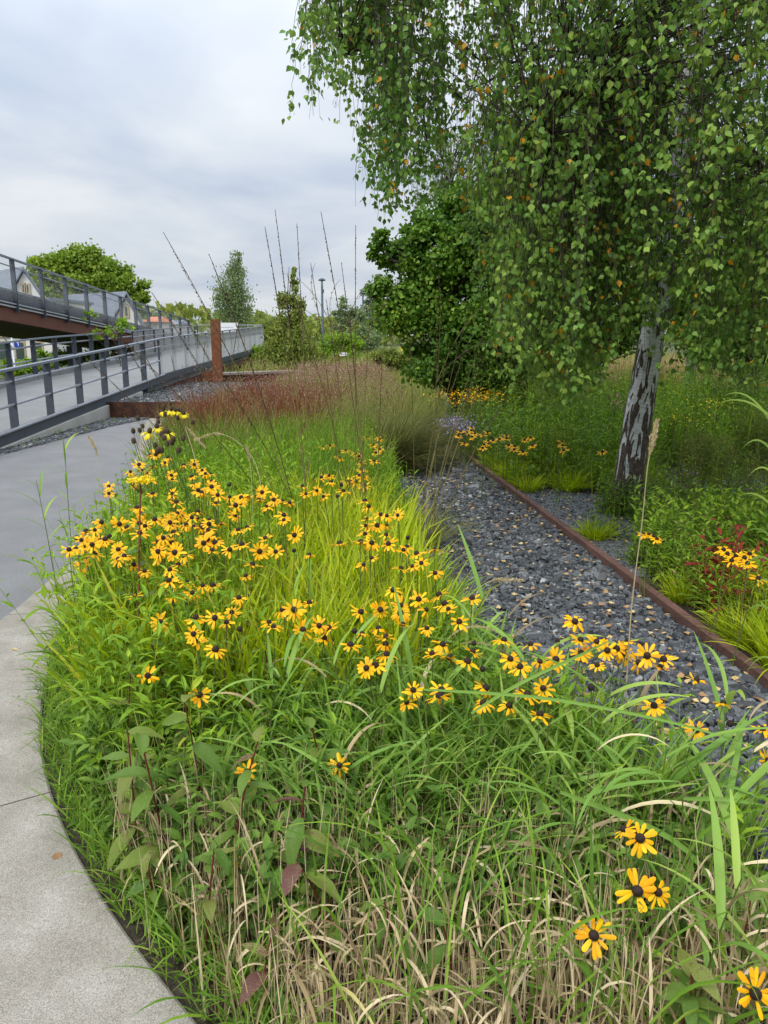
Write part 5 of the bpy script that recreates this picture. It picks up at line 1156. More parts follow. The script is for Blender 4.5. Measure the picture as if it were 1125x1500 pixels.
# free airy side branches with drooping grains
o = empty('airy_grass', (.02, 5.3, 0), 'airy drooping panicles spread against the sky beside the lamp', 'grass clump')
for (p0, p1, p2) in (((500, 520), (440, 430), (462, 385)), ((500, 520), (480, 440), (432, 405)), ((500, 500), (520, 420), (548, 410)), ((500, 520), (515, 430), (575, 450)), ((495, 500), (470, 440), (498, 410)), ((520, 530), (560, 440), (597, 390)), ((490, 500), (455, 445), (400, 432)), ((500, 500), (500, 460), (455, 470)), ((640, 560), (690, 430), (740, 440)), ((640, 560), (700, 470), (760, 520)), ((640, 560), (650, 430), (640, 400))):
    y_ = rng.uniform(5.0, 5.5); A, B, Cc = [np.array(at(*p_, y=y_)) - np.array(o.location) for p_ in (p0, p1, p2)]
    P = bez(A[None], B[None], Cc[None], 12); c = join_tubes('culm', P, np.linspace(1.3, .6, 12)[None] * .0018, M['molinia'], o, 3)
    n = 26; t = U(.35, 1, n); pos = P[0][(t * 11).astype(int)] + rng.normal(0, .006, (n, 3)); leaf_mesh('grains', LEAF_RHOMB, pos, rand_dirs(n, -1, 0), rand_dirs(n), U(.010, .017, n), U(.3, 1, n), M['spike'], c, kind=None, wid=U(.005, .008, n))

# single straw stalk with plume at the right, arching feather plumes at left
def plume(path, name, label, r=.0022, pl=.25, dens=260, mat='straw', w=.012, cat='grass stalk'):
    P0 = [Vector(p) for p in path]; o = empty(name, (P0[0].x, P0[0].y, 0), label, cat)
    pts_ = np.array([tuple(p - Vector((P0[0].x, P0[0].y, 0))) for p in P0]); s = np.linspace(0, 1, len(pts_)); t = np.linspace(0, 1, 22)
    P = np.stack([np.interp(t, s, pts_[:, k]) for k in range(3)], 1)
    for _ in range(3): P[1:-1] = (P[:-2] + 2 * P[1:-1] + P[2:]) / 4
    join_tubes('stalk', P[None], np.linspace(1.3, .5, 22)[None] * r, M[mat], o, 5, tint=np.array([.7]))
    n = dens; tt_ = 1 - pl * U(0, 1, n); f = tt_ * 21; j = np.minimum(f.astype(int), 20); fr = (f - j)[:, None]; pos = P[j] * (1 - fr) + P[j + 1] * fr + rand_dirs(n) * (w * U(.1, 1, n) * np.sin(np.clip((1 - tt_) / pl, 0.02, 1) * PI) ** .5)[:, None]
    X = (P[j + 1] - P[j]); X /= np.linalg.norm(X, axis=1, keepdims=True); X = X + rand_dirs(n) * .5
    leaf_mesh('plume', LEAF_RHOMB, pos, X, rand_dirs(n), U(.008, .016, n), U(.4, .95, n), M[mat], o, kind=None, wid=U(.002, .005, n))
    return o
r0 = at(905, 1200, z=0)
plume([(r0.x, r0.y, 0), at(918, 1000, y=2.35), at(925, 880, y=2.3), at(942, 760, y=2.25), at(948, 680, y=2.2), at(962, 618, y=2.2)], 'straw_stalk', 'single tall straw stalk with pale plume in front of the birch trunk', .0021, .16, 320, w=.010)
plume([at(300, 800, z=.0), at(300, 730, y=4.2), at(283, 660, y=4.3), at(268, 618, y=4.3), at(282, 636, y=4.3), at(300, 655, y=4.3)], 'feather_grass', 'arching pale feather plume at the back of the left flowers', .0018, .3, 260)
plume([at(390, 830, z=.0), at(388, 740, y=4.5), at(375, 670, y=4.6), at(340, 640, y=4.6), at(315, 633, y=4.6), at(285, 645, y=4.6)], 'feather_grass', 'curved pale plume bending left below the red grasses', .0018, .3, 260)
plume([at(150, 905, z=0), at(150, 760, y=3.9), at(148, 700, y=3.9), at(142, 660, y=3.9), at(130, 640, y=3.9)], 'feather_grass', 'thin pale plume standing over the path at left', .0016, .3, 220)
plume([at(375, 900, z=0), at(372, 780, y=4.0), at(368, 690, y=4.0), at(362, 655, y=4.0)], 'feather_grass', 'upright straw stalk among the flowers below the red grasses', .0018, .2, 160)
plume([at(700, 1120, z=0), at(690, 900, y=3.0), at(700, 860, y=3.05), at(725, 848, y=3.1), at(765, 850, y=3.1)], 'feather_grass', 'short pale plume lying over the slate track', .0016, .3, 240)
plume([at(620, 870, z=0), at(622, 780, y=4.6), at(627, 720, y=4.6)], 'feather_grass', 'short upright pale plume at the edge of the slate track', .0016, .3, 160)

# ------------------------------------------------------------------ reeds: stem and separate long leaves
def reed_leaf_mesh(k, mat):
    n1 = np.zeros((1, 3)); L = np.array([1.0]); V, Q, al, _ = blades_np(n1, np.array([0.]), np.array([.75 + .1 * (k % 3)]), L, np.array([.064 + .008 * (k % 4)]), np.array([.25 + .26 * k]), 10, fold=.35, twist=np.array([rng.normal(0, .25)]), prof='reed')
    me = mesh_np('leaf', V, Q, None, {'tint': np.full(len(V), rng.uniform(.1, .9)), 'along': al}, smooth=True); me.materials.append(mat); return me
RL = [reed_leaf_mesh(k, M['reedleaf']) for k in range(6)] + [reed_leaf_mesh(k + 2, M['reedleaf']) for k in range(2)]
RD = [reed_leaf_mesh(4 + k, M['straw']) for k in range(3)]
def reed(x, y, h, nleaf, label, group, lean=(0, 0), ll=.32, dry=.12, r=.0026, z0=.25, meshes=None):
    o = empty('reed', (x, y, 0), label, 'reed', group); TOPS[o] = Vector((x + lean[0], y + lean[1], h))
    A = np.zeros((1, 3)); B = np.array([[lean[0], lean[1], h]]); m = np.array([[lean[0] * .3, lean[1] * .3, h * .55]]); P = bez(A, m, B, 9)
    join_tubes('stem', P, np.linspace(1.2, .5, 9)[None] * r, M['stemgreen'], o, 5, tint=rng.uniform(0, .7, 1))
    a0 = rng.uniform(0, 6.28)
    for k in range(nleaf):
        t = z0 + (1 - z0) * (k + .5) / nleaf; f = t * 8; j = min(int(f), 7); p = P[0][j] * (1 - f + j) + P[0][j + 1] * (f - j)
        me = RD[rng.integers(3)] if rng.uniform() < dry * (1.5 - t) else (meshes or RL)[rng.integers(len(meshes or RL))]
        c = obj('leaf', me, None, o, p, (rng.normal(0, .12), -.25 * t + rng.normal(0, .15), a0 + k * PI + rng.normal(0, .5))); c.scale = (ll * rng.uniform(.65, 1.15),) * 3
    return o
ok = 0
for i in range(400):
    x, y = rng.uniform(-.5, 1.45), rng.uniform(1.45, 3.0)
    if not inpoly(np.array([x]), np.array([y]), bed)[0] and (rng.uniform() > .25 or y > 2.7 or x > 1.3): continue
    if x < .45 and y < 2.2: continue
    u_, v_ = proj((x, y, .4))
    if 830 < u_ < 1020 and y < 1.95: continue
    if not (350 < u_ < 1180): continue
    zone = 'in the lower right corner' if (u_ > 800 and v_ > 1150) else ('below the right row of yellow flowers' if u_ > 700 else 'in the middle of the near bed')
    reed(x, y, rng.uniform(.36, .62) * (1 if x < .7 else .9), int(rng.integers(4, 7)), 'green reed shoot with long arching blades ' + zone, 'reeds ' + zone, (rng.normal(0, .1), rng.normal(0, .08)), rng.uniform(.2, .34) * (1.2 if x > .45 else 1)); ok += 1
    if ok >= 56: break
for (px, py, h, ln, lb, ll) in ((110, 870, .95, (.02, 0), 'tall pale reed shoot over the path at the left, right one of two', .22), (88, 900, .80, (-.06, 0), 'tall pale reed shoot over the path at the left, left one of two', .20), (655, 1090, .62, (.14, .05), 'reed shoot reaching up in front of the slate track', .30), (1040, 1250, .50, (.05, .1), 'upright reed with broad blades before the right end of the flower row', .30),
                                (230, 830, .8, (0, 0), 'reed shoot between the left flowers', .25)):
    p = at(px, py, z=0); reed(p.x, p.y, h, 7, lb, 'single reed shoots', ln, ll, dry=0, z0=.4)
# big near blades lying across the lower right
for (pts_, W_, lb) in (([(820, 1160), (900, 1190), (1000, 1230), (1060, 1310), (1095, 1430)], .017, 'long broad reed blade arching down at the lower right'), ([(620, 1010), (800, 1020), (1000, 1060), (1125, 1100)], .011, 'narrow blade stretched across the right row of flowers'),
                      ([(1000, 1170), (1060, 1170), (1125, 1180)], .014, 'blade pointing right over the slate'), ([(860, 1500), (880, 1420), (905, 1390), (930, 1375)], .016, 'bright blade rising at the bottom right'), ([(690, 1045), (760, 1000), (850, 960), (900, 935)], .012, 'blade crossing the yellow bunch in front of the slate')):
    k = 14; s = np.linspace(0, 1, len(pts_)); t = np.linspace(0, 1, k); ppx = np.interp(t, s, [p[0] for p in pts_]); ppy = np.interp(t, s, [p[1] for p in pts_])
    for _ in range(3): ppx[1:-1] = (ppx[:-2] + 2 * ppx[1:-1] + ppx[2:]) / 4; ppy[1:-1] = (ppy[:-2] + 2 * ppy[1:-1] + ppy[2:]) / 4
    Y0 = np.interp(np.mean(ppy), [980, 1400], [2.05, 1.55]); ctr = np.array([tuple(at(a_, b_, y=Y0 + .04 * math.sin(i_ * .3))) for i_, (a_, b_) in enumerate(zip(ppx, ppy))])
    o = empty('bent_reed', (ctr[0][0], ctr[0][1], 0), lb, 'reed'); ctr = ctr - np.array([ctr[0][0], ctr[0][1], 0])
    d = np.gradient(ctr, axis=0); d /= np.linalg.norm(d, axis=1, keepdims=True); side = np.cross(d, np.array([.15, -.8, .5])); side /= np.linalg.norm(side, axis=1, keepdims=True); nn = np.cross(side, d)
    pr = (np.sin(np.pi * np.clip(t * .93 + .07, 0, 1)) ** .5 * (1 - .4 * t) + .02)[:, None] * W_ / 2
    V = np.stack([ctr - side * pr + nn * pr * .3, ctr, ctr + side * pr + nn * pr * .3], 1).reshape(-1, 3); idx = np.arange(k * 3).reshape(k, 3)
    Q = np.stack([idx[:-1, :-1], idx[:-1, 1:], idx[1:, 1:], idx[1:, :-1]], -1).reshape(-1, 4)
    obj('leaf', mesh_np('leaf', V, Q, None, {'tint': np.full(k * 3, rng.uniform(.3, .9)), 'along': np.repeat(t, 3)}, smooth=True), M['reedleaf'], o)
    st_ = np.array([[ctr[0][0] + .03, ctr[0][1] + .04, 0]]); join_tubes('stem', bez(st_, (st_ + ctr[:1]) / 2 + .02, ctr[:1], 7), np.full((1, 7), .0022), M['stemgreen'], o, 5)

# ------------------------------------------------------------------ broad leaved plants (near, left half)
def ovate(seed, tint):
    r = np.random.default_rng(seed); xs = np.array([0, .08, .22, .42, .62, .82, .94, 1.0]); w = np.array([.03, .10, .18, .215, .18, .10, .04, .003]) * r.uniform(.8, 1.15)
    dr = r.uniform(.15, .55); V = []
    for x, h in zip(xs, w):
        z_ = -dr * x * x; wob = r.normal(0, .018, 2)
        V += [(x, -h, z_ + h * .30 + wob[0]), (x, -h * .5, z_ + h * .2), (x, 0, z_), (x, h * .5, z_ + h * .2), (x, h, z_ + h * .30 + wob[1])]
    idx = np.arange(len(V)).reshape(-1, 5); Q = np.stack([idx[:-1, :-1], idx[1:, :-1], idx[1:, 1:], idx[:-1, 1:]], -1).reshape(-1, 4)
    me = mesh_np('leaf', V, Q, None, {'tint': np.clip(np.full(len(V), tint) + np.random.default_rng(seed).normal(0, .03, len(V)), 0, 1)}, smooth=True); me.materials.append(M['broad']); return me
OV = [ovate(k, t) for k, t in enumerate((.15, .3, .45, .55, .65, .75))]; OVP = [ovate(20 + k, t) for k, t in enumerate((.88, .95, .82))]
def broad(px, py, h, label, n, L, purple=.2, group=None, stem='redstem', rr=.003, flip=0):
    p = at(px, py, z=0); o = empty('broadleaf_plant', p, label, 'plant', group); tip = (rng.normal(0, .05), rng.normal(0, .04), h)
    _, P = stem_part(o, (0, 0, 0), tip, rr, stem, bow=.03)
    a0 = rng.uniform(0, 6.28)
    for k in range(n):
        t = .22 + .78 * k / max(1, n - 1); f = t * 6; j = min(int(f), 5); q_ = P[j] * (1 - f + j) + P[j + 1] * (f - j); a_ = a0 + k * PI / 2 * 1.1 + (PI if k % 2 else 0)
        me = OVP[rng.integers(3)] if rng.uniform() < purple * .5 else OV[rng.integers(6)]
        el = rng.uniform(-.5, .5); c = obj('leaf', me, None, o, q_, (rng.normal(0, .3), el, a_)); c.scale = (L * rng.uniform(.7, 1.15) * (1.1 - .3 * t),) * 3
places = [(205, 1290, .42, 'broad leaved plant left of the low flower pair, reddish stem', 9, .12, .15), (262, 1330, .48, 'broad olive leaved plant with a pink purple leaf at left', 10, .13, .25), (300, 1290, .50, 'broad olive leaved plant behind the left low flower', 10, .13, .15), (335, 1350, .45, 'broad leaved plant under the left low flower', 10, .12, .15),
          (300, 1420, .30, 'low round leaved plant near the kerb', 8, .09, .0), (240, 1370, .22, 'dark green low leaves beside the kerb corner', 8, .08, 0), (432, 1400, .42, 'purple leaved plant right of the low left flower', 9, .12, .7), (465, 1440, .30, 'olive leaves with purple rims between the straw', 8, .13, .3), (560, 1480, .26, 'single green pointed leaf plant in front straw', 5, .12, .0), (400, 1500, .2, 'small purple tinted leaves in the front straw', 5, .1, .6),
          (660, 1500, .24, 'dull purple leaf deep in the straw', 4, .13, .8), (960, 1560, .30, 'dark green ovate leaves at the bottom right', 12, .10, .0), (1010, 1600, .26, 'dark green ovate leaves in the right bottom corner', 10, .10, .0), (1060, 1500, .30, 'dark leaved plant between the reeds at bottom right', 9, .09, .0), (180, 1180, .45, 'green broad leaved plant by the kerb bend', 9, .11, .1), (385, 1200, .45, 'broad leaved plant behind the low flower pair', 9, .12, .1), (350, 1100, .45, 'broad leaved plant below the left flower cluster', 9, .12, .1), (270, 1150, .5, 'broad leaved plant beside the dark red stalk', 10, .12, .2), (480, 1250, .4, 'broad leaved plant in the centre shade', 9, .11, .15), (420, 1150, .45, 'broad leaved plant in the green centre', 9, .11, .05)]
for a_ in places: broad(a_[0], a_[1], a_[2] * 1.15, *a_[3:])
# the tall red stalk with flat yellow umbel
p = at(205, 1130, z=0); o = empty('tall_yarrow', p, 'tall red stalk with broad leaf pair and flat yellow umbel above the left flowers', 'flower')
tp = at(206, 703, y=p.y + .55) - p
_, P = stem_part(o, (0, 0, 0), tp, .0045, 'redstem', bow=.01)
for (t, L, a_) in ((.55, .14, .1), (.55, .14, 3.0), (.47, .10, 4.4), (.38, .12, 5.6), (.66, .08, 1.4), (.72, .07, 4.2), (.8, .06, 2.6), (.86, .05, .4)):
    f = t * 6; j = min(int(f), 5); c = obj('leaf', OV[rng.integers(5)], None, o, P[j] * (1 - f + j) + P[j + 1] * (f - j), (rng.normal(0, .2), -.25, a_)); c.scale = (L,) * 3
n = 500; a_ = U(0, 6.28, n); r_ = .055 * np.sqrt(U(0, 1, n)); leaf_mesh('umbel', LEAF_RHOMB, np.array(tp) + np.stack([r_ * np.cos(a_), r_ * np.sin(a_), U(-.008, .008, n)], 1), rand_dirs(n, -.2, .6), rand_dirs(n, .5, 1), U(.007, .012, n), U(0, 1, n), M['petalpale'], o, kind=None)
n = 24; a_ = U(0, 6.28, n); Aq = np.tile(np.array(tp) - [0, 0, .06], (n, 1)); Bq = np.array(tp) + np.stack([.05 * np.cos(a_), .05 * np.sin(a_), a_ * 0], 1); join_tubes('rays', bez(Aq, (Aq + Bq) / 2 - [0, 0, .015], Bq, 4), np.full((n, 4), .001), M['stemgreen'], o, 3)
# goldenrod sprays by the left cluster
for (px, py, z_) in ((262, 868, .62), (290, 878, .6), (170, 920, .5)):
    p = at(px, py, z=z_); o = empty('goldenrod', (p.x, p.y + .03, 0), ('goldenrod spray just above the largest yellow flower at left', 'second goldenrod spray, lower right of the first at left', 'goldenrod spray nearest the kerb at left')[[262, 290, 170].index(px)], 'flower', 'goldenrod sprays'); stem_part(o, (0, 0, 0), (0, -.03, z_), .002)
    n = 260; leaf_mesh('spray', LEAF_RHOMB, np.array([0, -.03, z_]) + rng.normal(0, 1, (n, 3)) * [.022, .02, .028], rand_dirs(n), rand_dirs(n), U(.004, .008, n), U(0, 1, n), M['petalpale'], o, kind=None)

# ------------------------------------------------------------------ right hand planting
def herb(px, py, h, w, nst, leaf, wid, mat, label, name='herb_clump', nper=12, stemmat='stemgreen', lean=.12, cat='plant', up=.35):
    p = at(px, py, z=0); o = empty(name, p, label, cat)
    a_ = U(0, 6.28, nst); r_ = w * np.sqrt(U(0, 1, nst)); xy = np.stack([np.cos(a_) * r_, np.sin(a_) * r_], 1); ex_ = np.interp(xy[:, 1] + p.y, edge[:, 1], edge[:, 0]) + min(.30, .10 + h * .35) - p.x; xy[:, 0] = np.where(xy[:, 0] < ex_, ex_ + U(0, .25, nst), xy[:, 0])
    forbs('foliage', xy, h, nper, leaf, wid, mat, parent=o, lean=lean, z0=.05, stemmat=stemmat, up=up); return o
herb(700, 655, .6, .5, 160, .07, .3, 'forb', 'leafy clump with small yellow and lilac flowers beyond the edging', nper=14)
herb(765, 640, 1.0, .45, 200, .13, .12, 'olivetree', 'tall feathery dark green clump behind the small yellow flowers', nper=26)
herb(730, 618, 1.15, .6, 240, .13, .12, 'willow', 'tallest feathery grey green clump in front of the dark tree', nper=26)
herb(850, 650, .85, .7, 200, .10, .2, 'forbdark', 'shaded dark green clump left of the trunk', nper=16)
herb(800, 700, .66, .32, 120, .065, .22, 'forb', 'upright variegated green clump with reddish stems left of the trunk', nper=22, stemmat='redstem')
herb(880, 690, .55, .4, 130, .075, .3, 'forb', 'leafy green clump against the left of the birch trunk', nper=14)
herb(985, 680, .8, .34, 130, .065, .55, 'forb', 'fresh green leafy shrub touching the right side of the trunk', nper=16)
herb(945, 758, .32, .34, 130, .055, .6, 'forbdark', 'ivy like dark leaves around the foot of the birch', nper=8)
herb(900, 750, .34, .2, 60, .05, .6, 'forb', 'small leafy sprouts at the left foot of the trunk', nper=9)
herb(1000, 770, .30, .3, 40, .06, .3, 'forbdark', 'low sparse weeds on the grit right of the trunk', nper=9)
herb(1060, 740, .6, .55, 160, .065, .2, 'olive', 'brownish green herb clump behind the crimson plant', nper=14)
herb(1100, 830, .5, .4, 130, .10, .3, 'forb', 'bright green leafy clump at the right edge behind the yellow bunch', nper=12)
herb(1010, 825, .5, .42, 150, .095, .28, 'forb', 'bright green leafy clump behind the crimson plant', nper=12)
herb(940, 845, .36, .34, 120, .08, .25, 'forb', 'low green leafy clump right of the straw stalk', nper=11)
herb(900, 830, .16, .25, 50, .05, .4, 'forbdark', 'dark creeping plant beside the edging', nper=7)
herb(890, 785, .18, .2, 40, .05, .35, 'forb', 'low olive plant on the grit before the trunk', nper=7)
herb(1040, 985, .34, .16, 36, .085, .42, 'forb', 'leafy green plant with lobed leaves against the edging near the right edge', nper=9)
herb(1095, 1000, .42, .2, 40, .08, .3, 'forbdark', 'leafy plant at the right edge next to the edging', nper=9)
herb(1015, 920, .36, .18, 50, .09, .14, 'lime', 'narrow leaved bright green clump against the edging', nper=10)
cr = herb(1020, 905, .50, .20, 16, .15, .26, 'redleaf', 'crimson leaved plant in the right planting', name='crimson_plant', nper=8, stemmat='redstem', up=0)
herb(968, 885, .42, .12, 9, .13, .26, 'redleaf', 'smaller crimson leaved plant left of the main one', name='crimson_plant', nper=8, stemmat='redstem', up=0)
p = at(1000, 905, z=0)
# background of the right bed
def rb(n, x0, x1, y0, y1, f=None):
    q = rng.uniform([x0, y0], [x1, y1], (n, 2)); e = np.interp(q[:, 1], edge[:, 1], edge[:, 0]); q = q[q[:, 0] > e + np.where(q[:, 1] < 8, .16, .06)]
    gq = inpoly(q[:, 0], q[:, 1], grit_r) | inpoly(q[:, 0], q[:, 1], grit_r2); return q[(~gq) | (rng.uniform(0, 1, len(q)) < .08)]
q = rb(1500, .8, 7.5, 3.2, 9.5); q = q[np.array([mnoise.noise((a_ * 1.1, b_ * 1.1, 2.)) for a_, b_ in q]) > -.05]; forbs('olive_ground_cover', q, .46, 11, .07, .22, 'olive', label='olive brown weeds in patches of the right planting', stemmat='redstem')
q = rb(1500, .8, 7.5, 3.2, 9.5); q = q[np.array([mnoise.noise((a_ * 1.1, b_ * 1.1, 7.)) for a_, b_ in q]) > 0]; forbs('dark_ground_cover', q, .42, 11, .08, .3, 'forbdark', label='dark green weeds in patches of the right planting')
q = rb(2600, .8, 7.5, 3.2, 9.5); forbs('right_ground_cover', q, .32, 9, .085, .3, 'forb', label='mixed low green plants in the right planting')
q = rb(2300, .8, 8, 8.0, 14); q2_ = q[::3]; q = q[np.arange(len(q)) % 3 > 0]; forbs('bright_back_cover', q2_, .8, 13, .12, .26, 'forb', label='lighter leafy plants scattered under the trees')
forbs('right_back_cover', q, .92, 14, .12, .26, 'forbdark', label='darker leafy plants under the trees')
q = rb(6500, .8, 7, 3.0, 9.5); n = len(q); grass('right_grass', np.c_[q, U(0, .08, n)], U(.15, .4, n), U(.004, .009, n), (.05, .6), (.2, 1.2), 'lime', 5, tint=rng.beta(1.5, 4, n), label='yellow green grass tufts in the right planting')
q = rng.uniform([2.5, 9], [13, 17], (6500, 2)); n = len(q); grass('right_meadow', np.c_[q, U(0, .1, n)], U(.4, .95, n), U(.008, .018, n), (.05, .5), (.2, 1.0), 'green', 4, tint=rng.beta(3, 2.4, n), label='light green meadow behind the birch trunk')
q = rng.uniform([1.6, 9.0], [12, 14.5], (1700, 2)); forbs('meadow_herbs', q, .95, 13, .10, .25, 'forb', label='tall light green herbs in the meadow behind the trunk')
q = rng.uniform([5.0, 17], [9.8, 22], (4200, 2)); n = len(q); grass('tan_meadow', np.c_[q, np.zeros(n)], U(.7, 1.35, n), U(.012, .025, n), (.0, .3), (.1, .8), 'tan', 4, label='tan dry grass glowing behind the trees at right')
for i, (px, py, n_, L, mt, lb) in enumerate([(700, 690, 260, .32, 'lime', 'bright green blade clump at the edging before the yellow flowers'), (745, 705, 260, .30, 'lime', 'bright blade clump beside the edging, second from the back'), (770, 720, 200, .24, 'lime', 'low bright tuft where the grit begins'), (835, 720, 240, .28, 'lime', 'bright tuft left of the trunk'), (690, 665, 220, .34, 'green', 'green tuft at the far bend of the edging'),
                                             (860, 705, 200, .36, 'green', 'fine green tuft close to the trunk'), (1000, 945, 220, .30, 'lime', 'bright tuft of broad blades beside the rusty edging'), (1075, 900, 120, .36, 'green', 'green grass tuft right of the crimson plant'), (930, 880, 140, .24, 'lime', 'small bright tuft at the edging below the straw stalk'), (1120, 985, 200, .40, 'lime', 'yellow green grass clump at the right edge'), (1140, 890, 200, .5, 'lime', 'tall yellow green grass clump at the right edge behind the flowers'), (870, 790, 150, .2, 'lime', 'reddish green low tuft on the grit')]):
    p = at(px, py, z=0); tuft((max(p.x, float(np.interp(p.y, edge[:, 1], edge[:, 0])) + .2), p.y), 'grass_tuft', lb, n_, L, .009, mt, (.05, .9), (.2, 1.1), .09)
for i, (px, py, h_, w_, mt, lb) in enumerate([(690, 622, 1.0, .35, 'olivetree', 'yellow green bushy clump at the bend of the edging'), (800, 628, 1.25, .5, 'forbdark', 'tall dark bushy clump in the middle of the shaded planting'), (875, 640, 1.0, .4, 'olivetree', 'olive bushy clump close behind the birch trunk'), (1000, 640, .95, .5, 'forb', 'bright bushy clump in the meadow right of the trunk'),
                                              (1070, 650, 1.1, .5, 'forbdark', 'dark bushy clump in the meadow near the right edge'), (1115, 690, .8, .35, 'olivetree', 'olive bushy clump at the right edge behind the gravel patch'), (940, 625, 1.1, .4, 'forb', 'light bushy clump directly behind the birch trunk'), (1030, 700, .5, .25, 'redgrass', 'reddish brown fading weeds beside the gravel patch')]):
    herb(px, py, h_, w_, int(170 * w_ / .4), .10, .2, mt, lb, name='bushy_clump', nper=20)
# pale arching blades reaching in from the right edge
o = empty('giant_reed_grass', (2.15, 3.2, 0), 'pale green arching blades reaching in from the right picture edge', 'grass clump')
for k, (px, py, ex, ey) in enumerate(((1140, 600, 1060, 580), (1140, 640, 1085, 660), (1150, 590, 1050, 592), (1145, 680, 1095, 700), (1150, 730, 1080, 728), (1140, 800, 1080, 850), (1150, 880, 1085, 905), (1150, 780, 1090, 780), (1145, 460, 1112, 440), (1145, 500, 1118, 540), (1150, 950, 1090, 990), (1140, 840, 1100, 870))):
    Y0 = 3.2; A, E = at(px + 10, py + 60, y=Y0), at(ex, ey, y=Y0 - .1); m = at((px + ex) / 2 + 5, min(py, ey) - 25, y=Y0)
    C_ = bez(np.array([tuple(A)]), np.array([tuple(m)]), np.array([tuple(E)]), 12)[0] - np.array([2.15, 3.2, 0]); t = np.linspace(0, 1, 12)
    d = np.gradient(C_, axis=0); d /= np.linalg.norm(d, axis=1, keepdims=True); side = np.cross(d, [.2, -.9, .4]); side /= np.linalg.norm(side, axis=1, keepdims=True); pr = ((1 - t ** 2) * .0055 + .0006)[:, None]
    V = np.stack([C_ - side * pr, C_ + side * pr + [0, -.002, 0]], 1).reshape(-1, 3); idx = np.arange(24).reshape(12, 2); Q = np.stack([idx[:-1, 0], idx[:-1, 1], idx[1:, 1], idx[1:, 0]], -1)
    obj('leaf', mesh_np('leaf', V, Q, None, {'tint': np.full(24, rng.uniform(.5, 1)), 'along': np.repeat(t * .8, 2)}, smooth=True), M['reedleaf'], o)
n = 7; Aq = np.c_[rng.normal(.02, .04, (n, 2)), np.zeros(n)]; Bq = Aq + np.c_[rng.normal(.1, .08, (n, 2)), U(1.2, 1.9, n)]; 
for k in range(n): join_tubes('stem', bez(Aq[k:k+1], (Aq[k:k+1] + Bq[k:k+1]) / 2, Bq[k:k+1], 7), np.full((1, 7), .004), M['stemgreen'], o, 5)
# lilac asters, pink and yellow dots
for (px, py, z_, n_, mt, lb, rr_) in ((668, 622, .5, 160, 'lilac', 'pale lilac aster cloud at the far bend of the edging', .22), (1085, 716, .35, 14, 'lilac', 'small lilac asters on the gravel patch at right', .10), (1005, 694, .4, 12, 'lilac', 'few lilac asters beside the trunk shrub', .08), (903, 592, .7, 40, 'pink', 'pink flower heads behind the birch trunk', .12),
                                      (690, 580, .8, 120, 'petal', 'yellow flowers glowing at the far left of the dark tree', .4), (1045, 590, .8, 26, 'petalpale', 'yellow flowers high in the meadow at right', .25), (1000, 615, .7, 30, 'petalpale', 'yellow flowers in the meadow right of the trunk', .3), (608, 512, 1.0, 90, 'petalpale', 'yellow goldenrod tops left of the dark shrub tree', .6)):
    p = at(px, py, z=z_); o = empty('flower_cloud', (p.x, p.y, 0), lb, 'flowers'); n = n_ * 3; s_ = p.y / 9
    P = np.c_[rng.normal(0, rr_ * .6, n), rng.normal(0, rr_ * .6, n), z_ + rng.normal(0, .05, n)]; leaf_mesh('petals', LEAF_RHOMB, P, rand_dirs(n, -.2, .6), rand_dirs(n, .4, 1), U(.016, .03, n) * s_, U(0, 1, n), M[mt], o)
    A = P[::3].copy(); A[:, 2] = 0; join_tubes('stems', bez(A, (A + P[::3]) / 2, P[::3], 3), np.full((len(A), 3), .0018), M['stemgreen'], o, 3, kind='stuff')
for (x, y) in ((365,98),(490,70),(385,50),(490,145),(590,105),(330,40),(450,20),(560,60),(520,90),(350,170)):
    p = at(300 + x / 3.75, 640 + y / 3.75, z=.8); flower(p, (0, -.3, 1), 'tiny pink blossom on the fine green plants', 'tiny pink blossoms', None, .7, name='pink_blossom') if False else None
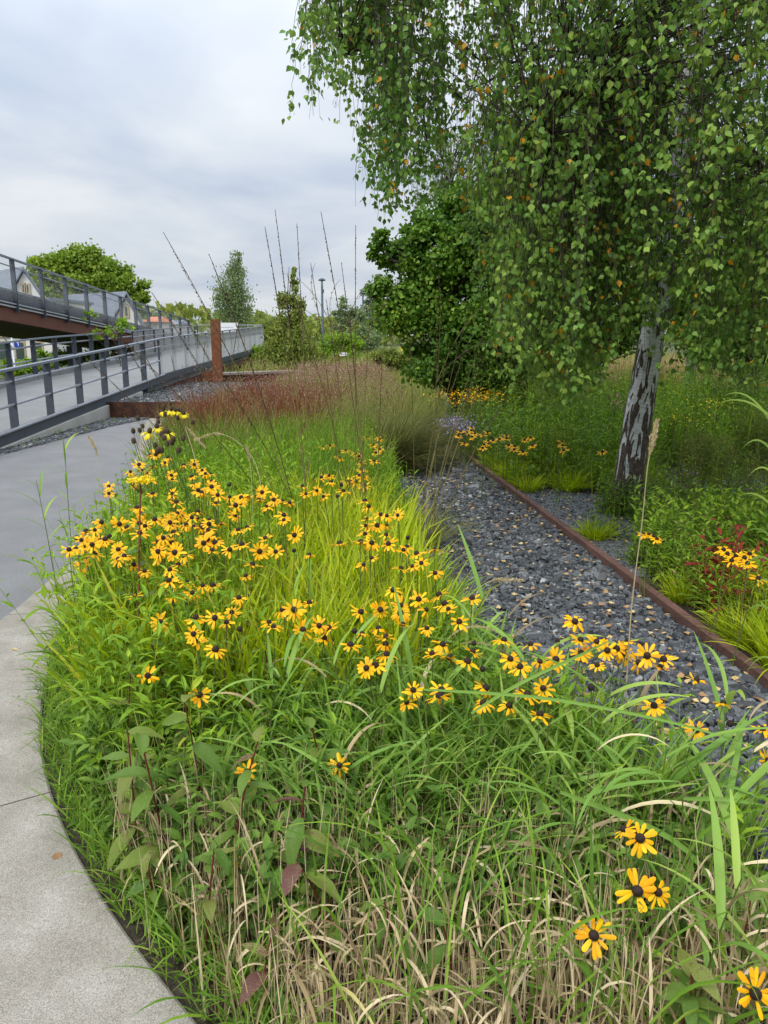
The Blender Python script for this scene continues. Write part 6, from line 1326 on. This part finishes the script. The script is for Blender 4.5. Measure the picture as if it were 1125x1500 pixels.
# fallen leaves on the slate track
q = sample_poly(gr_poly, 760, lambda x, y: ((y > 2.2) & (y < 12)).astype(float) * np.clip(.25 + (x - .1) * .6, .15, 1)); n = len(q)
fo, = [leaf_mesh('fallen_leaves', LEAF_BIRCH, np.c_[q, U(.034, .045, n)], rand_dirs(n, -.15, .15), rand_dirs(n, .8, 1), U(.022, .042, n), U(0, 1, n), M['fallen'], None)]
tag(fo, 'scattered yellow and orange birch leaves on the slate track', 'fallen leaves')
q = sample_poly(grit_r, 260); n = len(q); f2 = leaf_mesh('fallen_leaves', LEAF_BIRCH, np.c_[q, U(.018, .026, n)], rand_dirs(n, -.15, .15), rand_dirs(n, .8, 1), U(.022, .04, n), U(0, 1, n), M['fallen'], None); tag(f2, 'orange and brown leaves on the grit by the trunk', 'fallen leaves')
for (px, py, tn_, lb) in ((17, 951, .8, 'yellow leaf lying alone on the concrete kerb'), (80, 1250, .1, 'brown crumpled leaf on the concrete kerb edge'), (88, 943, .9, 'pale leaf at the kerb near the grass fringe')):
    p = at(px, py, z=.022); o = obj('fallen_leaf', mesh_np('fallen_leaf', LEAF_BIRCH[0] * .04, LEAF_BIRCH[1], None, {'tint': np.full(9, tn_)}), M['fallen'], None, p, (0, .05, rng.uniform(0, 6))); tag(o, lb, 'leaf')
# weeds on the verge
q = sample_poly(vp, 40); forbs('verge_weeds', q, .08, 6, .05, .4, 'forb', label='tiny green weeds in the verge gravel by the wall')
# alike flowers get their place in their own bunch
fam = {}
for o_, t_ in TOPS.items(): fam.setdefault(o_['label'], []).append((float(proj((t_.x, t_.y, t_.z))[0]), o_))
for lb_, L in fam.items():
    if len(L) < 2: continue
    L.sort(key=lambda a: a[0])
    for i_, (u_, o_) in enumerate(L):
        m_ = len(L); k_ = i_ + 1; nm_ = lambda v: {1: 'first', 2: 'second', 3: 'third', 4: 'fourth', 5: 'fifth', 6: 'sixth', 7: 'seventh', 8: 'eighth', 9: 'ninth', 10: 'tenth'}.get(v, str(v) + ('st' if v % 10 == 1 and v != 11 else 'nd' if v % 10 == 2 and v != 12 else 'rd' if v % 10 == 3 and v != 13 else 'th'))
        w_ = lb_.split(); w_ = w_[:12]
        o_['label'] = ' '.join(w_) + (', ' + nm_(k_) + ' from left' if k_ <= (m_ + 1) // 2 else ', ' + nm_(m_ - k_ + 1) + ' from right')
# crumbs of soil and straw on the kerb edge
n = 700; s_ = U(3, L_[-1] * .45, n); I_ = np.stack([np.interp(s_, L_, kin[:, 0]), np.interp(s_, L_, kin[:, 1])], 1); O_ = np.stack([np.interp(s_, L_, kout[:, 0]), np.interp(s_, L_, kout[:, 1])], 1)
f_ = np.abs(rng.normal(0, .10, n))[:, None]; q = I_ + (O_ - I_) * f_
cr_ = leaf_mesh('kerb_debris', LEAF_RHOMB, np.c_[q, np.full(n, .021)], rand_dirs(n, -.1, .1), rand_dirs(n, .8, 1), U(.004, .02, n), U(0, .6, n), M['straw'], None, wid=U(.002, .007, n)); tag(cr_, 'crumbs of straw and soil along the inner kerb edge', 'debris')
print('tris', sum(len(o.data.polygons) for o in bpy.data.objects if o.type == 'MESH') * 2)
